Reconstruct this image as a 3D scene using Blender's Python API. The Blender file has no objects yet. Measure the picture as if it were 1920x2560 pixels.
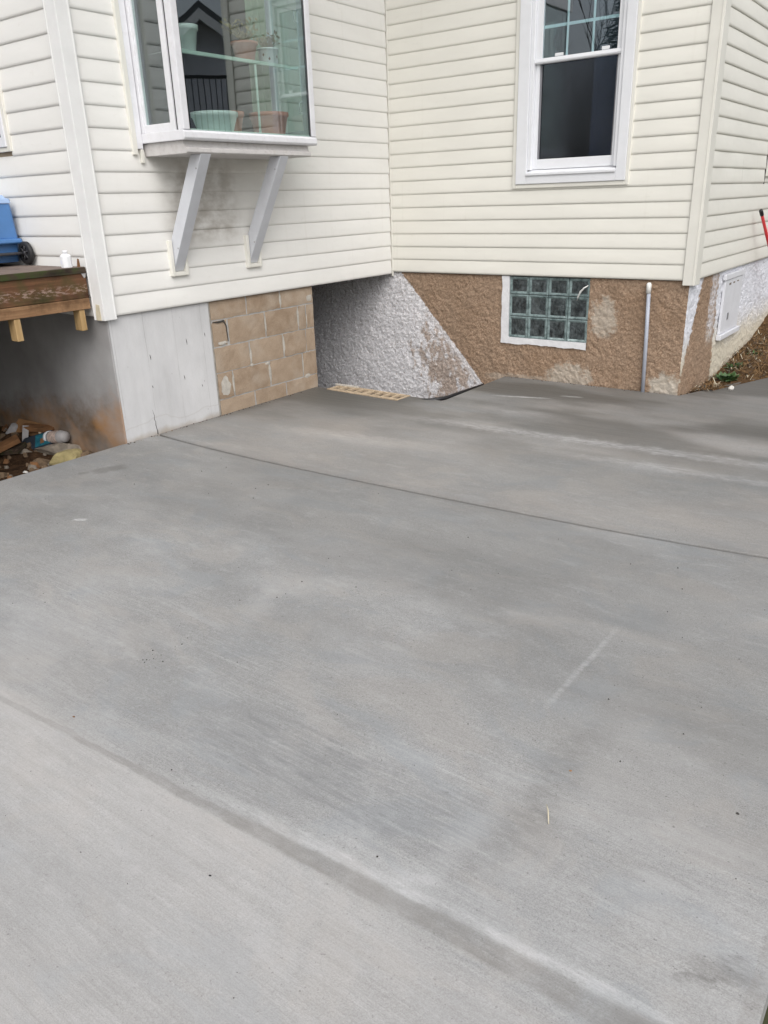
import bpy, bmesh, math, random
import numpy as np
from mathutils import Vector, Matrix

random.seed(7)
rng = np.random.default_rng(7)
S = bpy.context.scene
COL = S.collection

# ------------------------------------------------------------------ camera, sky, sun, exposure
cam = bpy.data.cameras.new('camera'); camo = bpy.data.objects.new('camera', cam); COL.objects.link(camo)
R = [[0.804576268154977, 0.5930605452349023, -0.030597686309438873],
     [0.19728859701037305, -0.31553909483825004, -0.9281768630591564],
     [-0.5601198427225098, 0.7407525020641765, -0.3708793502935594]]      # right, down, forward
CAM = (4.6665, -6.4305, 0.6750)
camo.matrix_world = Matrix(((R[0][0], -R[1][0], -R[2][0], CAM[0]), (R[0][1], -R[1][1], -R[2][1], CAM[1]),
                            (R[0][2], -R[1][2], -R[2][2], CAM[2]), (0, 0, 0, 1)))
cam.sensor_fit = 'HORIZONTAL'; cam.sensor_width = 36.0; cam.lens = 36.0 * 1957.357 / 1920.0
cam.clip_start = 0.05; cam.clip_end = 2000
S.camera = camo

W = bpy.data.worlds.new('World'); S.world = W; W.use_nodes = True
wn = W.node_tree; wn.nodes.clear()
sky = wn.nodes.new('ShaderNodeTexSky'); sky.sky_type = 'NISHITA'; sky.sun_disc = False
sky.sun_elevation = math.radians(47); sky.sun_rotation = math.radians(137); sky.air_density = 1.0; sky.dust_density = 4.0
hs = wn.nodes.new('ShaderNodeHueSaturation'); hs.inputs['Saturation'].default_value = 0.30
bg = wn.nodes.new('ShaderNodeBackground'); bg.inputs['Strength'].default_value = 0.135
wo = wn.nodes.new('ShaderNodeOutputWorld')
wn.links.new(sky.outputs[0], hs.inputs['Color']); wn.links.new(hs.outputs[0], bg.inputs['Color']); wn.links.new(bg.outputs[0], wo.inputs['Surface'])

sl = bpy.data.lights.new('sun', 'SUN'); sl.energy = 1.2; sl.angle = math.radians(60); sl.color = (1.0, 0.985, 0.965)
so = bpy.data.objects.new('sun', sl); COL.objects.link(so)
_e, _a = math.radians(47), math.radians(137)
sd = Vector((math.sin(_a) * math.cos(_e), math.cos(_a) * math.cos(_e), math.sin(_e)))
so.rotation_euler = sd.to_track_quat('Z', 'Y').to_euler()

S.view_settings.view_transform = 'Standard'; S.view_settings.look = 'None'
S.view_settings.gamma = 1.0; S.view_settings.use_curve_mapping = False
S.view_settings.exposure = 0.27
S.cycles.max_bounces = 10; S.cycles.transparent_max_bounces = 16; S.cycles.diffuse_bounces = 5; S.cycles.glossy_bounces = 5

# ------------------------------------------------------------------ node helpers
def newmat(name):
    m = bpy.data.materials.new(name); m.use_nodes = True
    nt = m.node_tree; b = nt.nodes['Principled BSDF']
    return m, nt, b

def put(nt, sock, v):
    if isinstance(v, bpy.types.NodeSocket): nt.links.new(v, sock)
    elif isinstance(v, (tuple, list)) and sock.type == 'RGBA' and len(v) == 3: sock.default_value = (*v, 1)
    else: sock.default_value = v

def N(nt, typ, ins=None, **at):
    n = nt.nodes.new('ShaderNode' + typ)
    for k, v in at.items(): setattr(n, k, v)
    for k, v in (ins or {}).items(): put(nt, n.inputs[k], v)
    return n

def pos(nt): return N(nt, 'NewGeometry').outputs['Position']
def mapv(nt, v, scale=(1, 1, 1), rot=(0, 0, 0), loc=(0, 0, 0)):
    return N(nt, 'Mapping', {'Vector': v, 'Scale': scale, 'Rotation': rot, 'Location': loc}).outputs[0]
def noise(nt, v, scale=5, detail=4, rough=0.55, dist=0.0):
    return N(nt, 'TexNoise', {'Vector': v, 'Scale': scale, 'Detail': detail, 'Roughness': rough, 'Distortion': dist}).outputs[0]
def ramp(nt, f, *stops):
    n = N(nt, 'ValToRGB', {'Fac': f}); e = n.color_ramp.elements
    while len(e) < len(stops): e.new(0.5)
    for i, (p, c) in enumerate(stops):
        e[i].position = p; e[i].color = (c, c, c, 1) if isinstance(c, (int, float)) else (*c, 1)
    return n.outputs[0]
def mx(nt, f, a, b, blend='MIX'):
    n = N(nt, 'Mix', data_type='RGBA', blend_type=blend)
    put(nt, n.inputs[0], f); put(nt, n.inputs[6], a); put(nt, n.inputs[7], b)
    return n.outputs[2]
def ma(nt, op, a, b=0.0, clamp=False):
    n = N(nt, 'Math', operation=op, use_clamp=clamp); put(nt, n.inputs[0], a); put(nt, n.inputs[1], b); return n.outputs[0]
def bump(nt, h, strength=0.3, dist=0.01, nrm=None):
    n = N(nt, 'Bump', {'Height': h, 'Strength': strength, 'Distance': dist})
    if nrm is not None: put(nt, n.inputs['Normal'], nrm)
    return n.outputs[0]
def sep(nt, v):
    s = N(nt, 'SeparateXYZ', {0: v}); return s.outputs[0], s.outputs[1], s.outputs[2]
def rnd(nt): return N(nt, 'ObjectInfo').outputs['Random']
def step(nt, v, lo, hi):
    n = N(nt, 'MapRange', {'Value': v, 'From Min': lo, 'From Max': hi}, interpolation_type='SMOOTHSTEP'); return n.outputs[0]
def rect_mask(nt, x, x0, x1, s):
    return ma(nt, 'MULTIPLY', step(nt, x, x0 - s, x0 + s), ma(nt, 'SUBTRACT', 1.0, step(nt, x, x1 - s, x1 + s)))

M = {}
def simple(name, col, rough=0.5, var=0.06, nscale=8, bstr=0.0, bscale=60, bdist=0.003, metal=0.0, spec=0.5, dirt=0.0, dirtcol=(0.12, 0.10, 0.08)):
    m, nt, b = newmat(name); p = pos(nt)
    n = noise(nt, p, nscale, 5)
    lo = tuple(c * (1 - var * 2) for c in col); hi = tuple(min(1, c * (1 + var)) for c in col)
    c = mx(nt, ramp(nt, n, (0.3, 0.0), (0.7, 1.0)), lo, hi)
    if dirt:
        d = noise(nt, p, nscale * 3, 6, 0.7)
        c = mx(nt, ma(nt, 'MULTIPLY', ramp(nt, d, (0.5, 0.0), (0.75, 1.0)), dirt), c, dirtcol)
    put(nt, b.inputs['Base Color'], c); b.inputs['Roughness'].default_value = rough
    b.inputs['Metallic'].default_value = metal; b.inputs['Specular IOR Level'].default_value = spec
    if bstr: put(nt, b.inputs['Normal'], bump(nt, noise(nt, p, bscale, 4), bstr, bdist))
    M[name] = m; return m

def vinyl(name, col):
    m, nt, b = newmat(name); p = pos(nt)
    n1 = noise(nt, mapv(nt, p, (0.8, 0.8, 3)), 2.2, 3); n2 = noise(nt, mapv(nt, p, (3, 3, 40)), 8, 4)
    c = mx(nt, ramp(nt, n1, (0.3, 0.0), (0.7, 1.0)), tuple(v * 0.95 for v in col), col)
    c = mx(nt, ma(nt, 'MULTIPLY', ramp(nt, n2, (0.45, 0.0), (0.8, 1.0)), 0.10), c, tuple(v * 0.8 for v in col))
    r = rnd(nt); c = mx(nt, ma(nt, 'MULTIPLY', r, 0.05), c, (0.5, 0.47, 0.40))
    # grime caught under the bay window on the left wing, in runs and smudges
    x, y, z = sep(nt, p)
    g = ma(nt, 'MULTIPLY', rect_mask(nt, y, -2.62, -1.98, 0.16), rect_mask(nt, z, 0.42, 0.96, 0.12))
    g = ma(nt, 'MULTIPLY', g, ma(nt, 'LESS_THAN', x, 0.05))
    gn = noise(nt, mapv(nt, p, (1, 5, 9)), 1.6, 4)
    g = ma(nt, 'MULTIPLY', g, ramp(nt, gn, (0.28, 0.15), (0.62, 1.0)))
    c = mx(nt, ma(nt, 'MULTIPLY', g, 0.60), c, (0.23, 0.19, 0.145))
    sc_ = noise(nt, mapv(nt, p, (2, 2, 5)), 5.0, 6, 0.75)
    c = mx(nt, ma(nt, 'MULTIPLY', ramp(nt, sc_, (0.58, 0.0), (0.72, 1.0)), 0.12), c, (0.42, 0.38, 0.30))
    # faint vertical drip marks
    dr = noise(nt, mapv(nt, p, (22, 22, 0.8)), 1.0, 3)
    c = mx(nt, ma(nt, 'MULTIPLY', ramp(nt, dr, (0.62, 0.0), (0.8, 1.0)), 0.10), c, (0.40, 0.36, 0.28))
    put(nt, b.inputs['Base Color'], c); b.inputs['Roughness'].default_value = 0.48; b.inputs['Specular IOR Level'].default_value = 0.35
    h = ma(nt, 'ADD', ma(nt, 'MULTIPLY', noise(nt, mapv(nt, p, (1, 1, 2.5)), 3.0, 2), 1.0), ma(nt, 'MULTIPLY', noise(nt, mapv(nt, p, (4, 4, 60)), 6, 3), 0.04))
    put(nt, b.inputs['Normal'], bump(nt, h, 0.30, 0.012))
    M[name] = m

vinyl('vinyl_cream', (0.75, 0.735, 0.675))
vinyl('vinyl_white', (0.775, 0.766, 0.738))
simple('trim_cream', (0.75, 0.735, 0.675), 0.45, 0.03, 5, 0.05)
simple('post_white', (0.80, 0.80, 0.79), 0.45, 0.03, 5, 0.04, dirt=0.06, dirtcol=(0.42, 0.36, 0.27))
simple('trim_white', (0.78, 0.79, 0.82), 0.35, 0.02, 6, 0.03, dirt=0.05, dirtcol=(0.4, 0.36, 0.3))
simple('bay_white', (0.76, 0.76, 0.79), 0.4, 0.03, 9, 0.04, dirt=0.16, dirtcol=(0.34, 0.29, 0.24))
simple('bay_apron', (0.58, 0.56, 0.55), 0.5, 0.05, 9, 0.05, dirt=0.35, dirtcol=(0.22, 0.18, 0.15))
simple('brace_grey', (0.60, 0.615, 0.655), 0.5, 0.04, 6, 0.10, 40, dirt=0.06)
simple('dark_gap', (0.03, 0.028, 0.026), 0.9)
simple('cellar_dark', (0.055, 0.05, 0.045), 0.95, 0.15, 6)
simple('room_wall', (0.125, 0.135, 0.16), 0.9)
simple('room_floor', (0.07, 0.06, 0.055), 0.6)
simple('sheathing', (0.35, 0.28, 0.2), 0.9)
simple('sealant', (0.07, 0.07, 0.075), 0.4)
simple('screen_frame', (0.22, 0.22, 0.24), 0.4)
simple('mortar', (0.42, 0.41, 0.395), 0.95, 0.10, 25, 0.5, 160, 0.004)
simple('mortar_pale', (0.49, 0.46, 0.41), 0.95, 0.12, 30, 0.6, 140, 0.005)
simple('block_white', (0.74, 0.74, 0.76), 0.8, 0.05, 20, 0.5, 60, 0.006)
simple('pvc_grey', (0.40, 0.43, 0.50), 0.35, 0.04, 12)
simple('pvc_white', (0.78, 0.78, 0.76), 0.35, 0.03, 12)
simple('panel_white', (0.70, 0.71, 0.75), 0.45, 0.03, 10, 0.05, dirt=0.12, dirtcol=(0.38, 0.36, 0.36))
simple('steel_grey', (0.35, 0.35, 0.36), 0.4, 0.05, 10, metal=0.8)
simple('cooler_blue', (0.075, 0.20, 0.45), 0.42, 0.05, 10, 0.06, 90)
simple('cooler_lid', (0.36, 0.50, 0.74), 0.4, 0.04, 10)
simple('rubber', (0.018, 0.018, 0.019), 0.6, 0.1, 30)
simple('hub_black', (0.04, 0.04, 0.045), 0.4, 0.1, 30)
simple('plastic_white', (0.80, 0.81, 0.83), 0.35, 0.03, 20)
simple('plastic_mint', (0.74, 0.775, 0.765), 0.4, 0.05, 20)
simple('terracotta', (0.52, 0.19, 0.13), 0.8, 0.08, 20, 0.1)
simple('soil', (0.06, 0.045, 0.033), 0.95, 0.2, 40, 0.6)
simple('curtain', (0.30, 0.36, 0.27), 0.9, 0.06, 12)
simple('shelf_white', (0.62, 0.74, 0.68), 0.4, 0.03, 10)
simple('muntin', (0.62, 0.76, 0.78), 0.4, 0.02, 10)
simple('leaf_green', (0.05, 0.11, 0.03), 0.6, 0.25, 30)
simple('leaf_dry', (0.28, 0.22, 0.09), 0.8, 0.25, 30)
simple('red_paint', (0.50, 0.03, 0.035), 0.35, 0.05, 20)
simple('black_plastic', (0.014, 0.014, 0.016), 0.45, 0.1, 20)
simple('bark', (0.06, 0.05, 0.042), 0.9, 0.2, 30)
simple('house_grey', (0.74, 0.76, 0.84), 0.7, 0.05, 2)
simple('roof_dark', (0.10, 0.11, 0.12), 0.85, 0.1, 4)
simple('soffit', (0.62, 0.61, 0.57), 0.6, 0.03, 4)
simple('stone_grey', (0.24, 0.205, 0.165), 0.95, 0.22, 18, 0.8, 40, 0.012)
simple('stone_brown', (0.17, 0.115, 0.07), 0.95, 0.25, 18, 0.8, 40, 0.012)
simple('stone_yellow', (0.36, 0.30, 0.145), 0.95, 0.14, 22, 0.7, 40, 0.010)
simple('stone_white', (0.62, 0.60, 0.56), 0.9, 0.08, 30, 0.5, 60)
simple('card_brown', (0.30, 0.16, 0.07), 0.9, 0.12, 14)
simple('paper_white', (0.38, 0.365, 0.365), 0.8, 0.06, 30, dirt=0.25)
simple('paper_pink', (0.62, 0.46, 0.50), 0.8, 0.06, 30)
simple('print_dark', (0.03, 0.04, 0.055), 0.5, 0.15, 30)
simple('print_teal', (0.02, 0.14, 0.19), 0.5, 0.2, 40)
simple('print_label', (0.58, 0.46, 0.40), 0.6, 0.2, 45)
simple('wood_orange', (0.20, 0.095, 0.038), 0.85, 0.2, 14)
simple('straw', (0.24, 0.14, 0.06), 0.85, 0.2, 30)
simple('straw_pale', (0.62, 0.56, 0.42), 0.8, 0.1, 30)
simple('clay_block', (0.46, 0.36, 0.25), 0.95, 0.12, 25, 0.5, 120, 0.004, dirt=0.2)
simple('grit_dark', (0.06, 0.055, 0.05), 0.9, 0.2, 40)
simple('lawn', (0.08, 0.085, 0.04), 0.95, 0.25, 1.2)
simple('wire_white', (0.70, 0.70, 0.68), 0.4)

def glass(name, tint, k=1.0, rough=0.0):
    m, nt, b = newmat(name); nt.nodes.remove(b)
    fa = N(nt, 'LayerWeight', {'Blend': 0.5}).outputs['Facing']
    fr = ma(nt, 'ADD', 0.042, ma(nt, 'MULTIPLY', ma(nt, 'POWER', fa, 5.0), 0.958))
    f = ma(nt, 'MULTIPLY', fr, k, True)
    t = N(nt, 'BsdfTransparent', {'Color': (*tint, 1)}).outputs[0]
    g = N(nt, 'BsdfGlossy', {'Color': (0.93, 0.96, 1.0, 1), 'Roughness': rough})
    h = noise(nt, mapv(nt, pos(nt), (1, 1, 0.6)), 3.0, 1)
    put(nt, g.inputs['Normal'], bump(nt, h, 0.02, 0.02))
    s = N(nt, 'MixShader', {0: f}); nt.links.new(t, s.inputs[1]); nt.links.new(g.outputs[0], s.inputs[2])
    nt.links.new(s.outputs[0], nt.nodes['Material Output'].inputs['Surface']); M[name] = m
glass('glass_pane', (0.87, 0.935, 0.915), 2.8)
glass('glass_clear', (0.88, 0.94, 0.95), 2.9)
glass('glass_screened', (0.55, 0.60, 0.70), 1.7, 0.10)

def glassblock():
    m, nt, b = newmat('glass_block_face'); p = pos(nt)
    h = ma(nt, 'ADD', noise(nt, p, 14, 2, 0.5, 1.0), ma(nt, 'MULTIPLY', noise(nt, mapv(nt, p, (1, 1, 0.4)), 60, 2), 0.25))
    c = ramp(nt, noise(nt, mapv(nt, p, (1, 1, .6)), 22, 5, 0.65), (0.36, (0.012, 0.016, 0.018)), (0.78, (0.13, 0.155, 0.16)))
    put(nt, b.inputs['Base Color'], c); b.inputs['Roughness'].default_value = 0.06
    b.inputs['Coat Weight'].default_value = 0.3
    put(nt, b.inputs['Normal'], bump(nt, h, 0.55, 0.03)); M['glass_block_face'] = m
    m, nt, b = newmat('glass_block_edge'); p = pos(nt)
    c = ramp(nt, noise(nt, mapv(nt, p, (1, 1, 1)), 24, 4), (0.32, (0.085, 0.120, 0.122)), (0.68, (0.27, 0.345, 0.345)))
    put(nt, b.inputs['Base Color'], c); b.inputs['Roughness'].default_value = 0.08; M['glass_block_edge'] = m
glassblock()

def cmu():
    m, nt, b = newmat('block_tan'); p = pos(nt)
    r = rnd(nt)
    a = mx(nt, r, (0.26, 0.185, 0.125), (0.37, 0.285, 0.21))
    n = noise(nt, p, 9, 6, 0.65)
    c = mx(nt, ramp(nt, n, (0.3, 0.0), (0.7, 1.0)), a, (0.43, 0.335, 0.25))
    sp = noise(nt, p, 170, 3, 0.7)
    c = mx(nt, ramp(nt, sp, (0.58, 0.0), (0.72, 0.8)), c, (0.15, 0.09, 0.05))
    c = mx(nt, ramp(nt, noise(nt, p, 120, 3, 0.7), (0.62, 0.0), (0.75, 0.7)), c, (0.58, 0.47, 0.34))
    # pale mortar dust haze low and at the right end
    c = mx(nt, ma(nt, 'MULTIPLY', ramp(nt, noise(nt, p, 4.0, 4), (0.5, 0.0), (0.75, 1.0)), 0.5), c, (0.50, 0.44, 0.37))
    put(nt, b.inputs['Base Color'], c); b.inputs['Roughness'].default_value = 0.95; b.inputs['Specular IOR Level'].default_value = 0.1
    put(nt, b.inputs['Normal'], bump(nt, ma(nt, 'ADD', noise(nt, p, 150, 4, 0.7), ma(nt, 'MULTIPLY', n, 0.6)), 0.7, 0.006)); M['block_tan'] = m
cmu()

def poured():
    m, nt, b = newmat('poured_concrete'); p = pos(nt); x, y, z = sep(nt, p)
    n = noise(nt, mapv(nt, p, (1, 1, 0.5)), 3.0, 6, 0.6)
    c = ramp(nt, n, (0.3, (0.50, 0.50, 0.505)), (0.65, (0.63, 0.63, 0.635)))
    st = noise(nt, mapv(nt, p, (1, 14, 0.35)), 2.0, 4)
    c = mx(nt, ma(nt, 'MULTIPLY', ramp(nt, st, (0.4, 0.0), (0.7, 1.0)), 0.2), c, (0.68, 0.68, 0.70))
    # air pits
    v = N(nt, 'TexVoronoi', {'Vector': mapv(nt, p, (1, 1, 0.55)), 'Scale': 26.0, 'Randomness': 1.0}).outputs['Distance']
    pit = ma(nt, 'MULTIPLY', ramp(nt, v, (0.035, 1.0), (0.10, 0.0)), ramp(nt, noise(nt, p, 5, 2), (0.55, 0.0), (0.62, 1.0)))
    c = mx(nt, ma(nt, 'MULTIPLY', pit, 0.75), c, (0.13, 0.12, 0.11))
    # form-board seams, every 0.3 m along the wall
    yy = ma(nt, 'ADD', y, ma(nt, 'MULTIPLY', noise(nt, p, 4, 2), 0.010))
    f = ma(nt, 'ABSOLUTE', ma(nt, 'SUBTRACT', ma(nt, 'FRACT', ma(nt, 'MULTIPLY', ma(nt, 'ADD', yy, 10.095), 3.85)), 0.5))
    seam = ma(nt, 'MULTIPLY', ramp(nt, f, (0.0, 1.0), (0.012, 0.0)), ramp(nt, noise(nt, mapv(nt, p, (1, 9, 1.6)), 2, 3), (0.35, 0.1), (0.6, 1.0)))
    face = ma(nt, 'GREATER_THAN', x, -0.03)
    c = mx(nt, ma(nt, 'MULTIPLY', ma(nt, 'MULTIPLY', seam, face), 0.5), c, (0.20, 0.19, 0.18))
    # faint tide line of an older grade
    tl = ma(nt, 'ABSOLUTE', ma(nt, 'SUBTRACT', ma(nt, 'ADD', z, ma(nt, 'MULTIPLY', noise(nt, mapv(nt, p, (1, 1, 0)), 2.5, 3), 0.25)), -0.66))
    c = mx(nt, ma(nt, 'MULTIPLY', ramp(nt, tl, (0.0, 1.0), (0.008, 0.0)), 0.22), c, (0.35, 0.32, 0.28))
    # soil splash along the foot, rust-brown mud stain on the face under the deck
    nz = noise(nt, p, 6, 6, 0.7)
    low = ma(nt, 'SUBTRACT', 1.0, step(nt, ma(nt, 'ADD', z, ma(nt, 'MULTIPLY', nz, 0.10)), -0.84, -0.78))
    c = mx(nt, ma(nt, 'MULTIPLY', low, 0.55), c, (0.30, 0.23, 0.15))
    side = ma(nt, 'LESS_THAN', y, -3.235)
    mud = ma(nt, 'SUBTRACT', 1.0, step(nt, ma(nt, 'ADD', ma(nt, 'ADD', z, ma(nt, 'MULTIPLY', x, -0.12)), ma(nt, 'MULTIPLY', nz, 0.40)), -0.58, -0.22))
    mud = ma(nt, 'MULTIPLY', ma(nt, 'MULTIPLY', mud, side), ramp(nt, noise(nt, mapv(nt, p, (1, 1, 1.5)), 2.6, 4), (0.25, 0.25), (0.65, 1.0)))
    c = mx(nt, ma(nt, 'MULTIPLY', side, ma(nt, 'ADD', 0.42, ma(nt, 'MULTIPLY', ramp(nt, noise(nt, p, 1.8, 4), (0.35, 0.0), (0.65, 1.0)), 0.30))), c, (0.19, 0.18, 0.175))  # whole face below the deck darkened, shade there put into the colour
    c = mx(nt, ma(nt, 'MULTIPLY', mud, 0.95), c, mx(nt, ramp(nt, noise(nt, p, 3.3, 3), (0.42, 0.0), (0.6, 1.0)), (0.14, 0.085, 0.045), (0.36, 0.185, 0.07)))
    put(nt, b.inputs['Base Color'], c); b.inputs['Roughness'].default_value = 0.85; b.inputs['Specular IOR Level'].default_value = 0.2
    h = ma(nt, 'SUBTRACT', ma(nt, 'ADD', noise(nt, p, 60, 4), ma(nt, 'MULTIPLY', n, 2.0)), ma(nt, 'MULTIPLY', ma(nt, 'ADD', pit, seam), 1.2))
    put(nt, b.inputs['Normal'], bump(nt, h, 0.35, 0.004)); M['poured_concrete'] = m
poured()

def stucco():
    m, nt, b = newmat('stucco'); p = pos(nt); x, y, z = sep(nt, p)
    g1 = noise(nt, p, 75, 5, 0.7); g2 = noise(nt, p, 5, 4, 0.6); g3 = noise(nt, p, 24, 4, 0.6)
    c = ramp(nt, g1, (0.32, (0.16, 0.103, 0.066)), (0.5, (0.325, 0.225, 0.155)), (0.68, (0.52, 0.39, 0.285)))
    c = mx(nt, ramp(nt, g2, (0.35, 0.0), (0.65, 0.55)), c, (0.29, 0.21, 0.15))
    c = mx(nt, ma(nt, 'MULTIPLY', ramp(nt, noise(nt, p, 2.2, 3), (0.5, 0.0), (0.7, 1.0)), 0.35), c, (0.22, 0.14, 0.085))
    wob = ma(nt, 'MULTIPLY', ma(nt, 'SUBTRACT', g3, 0.5), 0.10)
    isB = ma(nt, 'MULTIPLY', ma(nt, 'LESS_THAN', x, 2.828), ma(nt, 'LESS_THAN', y, 0.2))
    # old limewash where the cellar bulkhead stood: everything left of a straight diagonal edge
    edge = ma(nt, 'SUBTRACT', ma(nt, 'SUBTRACT', 0.110, ma(nt, 'MULTIPLY', z, 0.933)), x)          # >0 = inside
    ew = ma(nt, 'ADD', edge, ma(nt, 'MULTIPLY', ma(nt, 'SUBTRACT', noise(nt, p, 34, 5, 0.7), 0.5), 0.075))
    white = step(nt, ew, -0.008, 0.008)
    # worn through to the brown render in a patch towards the lower right
    wx = ma(nt, 'ADD', ma(nt, 'MULTIPLY', ma(nt, 'SUBTRACT', x, 0.66), 1.5), 0.0)
    wz = ma(nt, 'MULTIPLY', ma(nt, 'ADD', z, 0.80), 1.35)
    rr = ma(nt, 'ADD', ma(nt, 'MULTIPLY', wx, wx), ma(nt, 'MULTIPLY', wz, wz))
    worn = ma(nt, 'SUBTRACT', 1.0, step(nt, ma(nt, 'ADD', rr, ma(nt, 'MULTIPLY', ma(nt, 'SUBTRACT', noise(nt, mapv(nt, p, (1.3, 1, 0.8)), 9, 6, 0.75), 0.5), 3.0)), 0.05, 0.40))
    worn = ma(nt, 'MULTIPLY', worn, ma(nt, 'SUBTRACT', 1.0, ma(nt, 'MULTIPLY', ma(nt, 'SUBTRACT', 1.0, step(nt, edge, 0.03, 0.10)), 0.8)))
    white = ma(nt, 'MULTIPLY', white, ma(nt, 'SUBTRACT', 1.0, ma(nt, 'MULTIPLY', worn, 0.74)))
    white = ma(nt, 'MULTIPLY', white, isB)
    # chips: grain recesses stay brown
    white = ma(nt, 'MULTIPLY', white, ramp(nt, g1, (0.36, 0.35), (0.46, 1.0)))
    def ell(cx, cz, rx, rz, s):
        dx = ma(nt, 'DIVIDE', ma(nt, 'SUBTRACT', x, cx), rx); dz = ma(nt, 'DIVIDE', ma(nt, 'SUBTRACT', z, cz), rz)
        d = ma(nt, 'ADD', ma(nt, 'MULTIPLY', dx, dx), ma(nt, 'MULTIPLY', dz, dz))
        d = ma(nt, 'ADD', d, ma(nt, 'MULTIPLY', ma(nt, 'SUBTRACT', noise(nt, p, 13, 6, 0.75), 0.5), 3.2))
        return ma(nt, 'MULTIPLY', ma(nt, 'SUBTRACT', 1.0, step(nt, d, 0.35, 1.0)), s)
    pale = ma(nt, 'MAXIMUM', ell(2.16, -0.30, 0.13, 0.20, 0.62), ma(nt, 'MAXIMUM', ell(2.72, -0.86, 0.16, 0.17, 0.85), ell(1.88, -0.83, 0.24, 0.14, 0.65)))
    pale = ma(nt, 'MAXIMUM', pale, ell(1.45, -0.90, 0.5, 0.06, 0.35))
    pale = ma(nt, 'MULTIPLY', pale, isB)
    c = mx(nt, pale, c, mx(nt, g3, (0.40, 0.35, 0.28), (0.60, 0.56, 0.50)))
    # right-hand return: torn white coat at the corner, brown strip, then white again
    isD = ma(nt, 'GREATER_THAN', x, 2.828)
    w2 = ma(nt, 'MULTIPLY', wob, 1.6)
    yy = ma(nt, 'ADD', y, w2)
    tip = ma(nt, 'ADD', 0.33, ma(nt, 'MULTIPLY', z, 0.42))
    dl = step(nt, ma(nt, 'SUBTRACT', tip, yy), -0.015, 0.015)
    dr = step(nt, ma(nt, 'SUBTRACT', yy, ma(nt, 'SUBTRACT', 0.80, ma(nt, 'MULTIPLY', z, 0.10))), -0.02, 0.02)
    half = ma(nt, 'MULTIPLY', ma(nt, 'MULTIPLY', rect_mask(nt, yy, 0.62, 0.80, 0.05), ramp(nt, g3, (0.4, 0.2), (0.6, 0.8))), step(nt, z, -0.62, -0.45))
    wD = ma(nt, 'MULTIPLY', ma(nt, 'MAXIMUM', ma(nt, 'MAXIMUM', dl, dr), half), isD)
    cream = mx(nt, step(nt, ma(nt, 'ADD', z, ma(nt, 'MULTIPLY', g2, 0.3)), -0.55, -0.2), (0.60, 0.55, 0.45), (0.68, 0.69, 0.74))
    wcol = mx(nt, isD, mx(nt, ramp(nt, g1, (0.3, 0.0), (0.6, 1.0)), (0.60, 0.585, 0.60), (0.80, 0.79, 0.815)), cream)
    c = mx(nt, ma(nt, 'MAXIMUM', white, wD), c, wcol)
    put(nt, b.inputs['Base Color'], c); b.inputs['Roughness'].default_value = 0.95; b.inputs['Specular IOR Level'].default_value = 0.12
    put(nt, b.inputs['Normal'], bump(nt, ma(nt, 'ADD', ma(nt, 'MULTIPLY', g3, 0.8), g1), 0.75, 0.010)); M['stucco'] = m
stucco()

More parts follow.
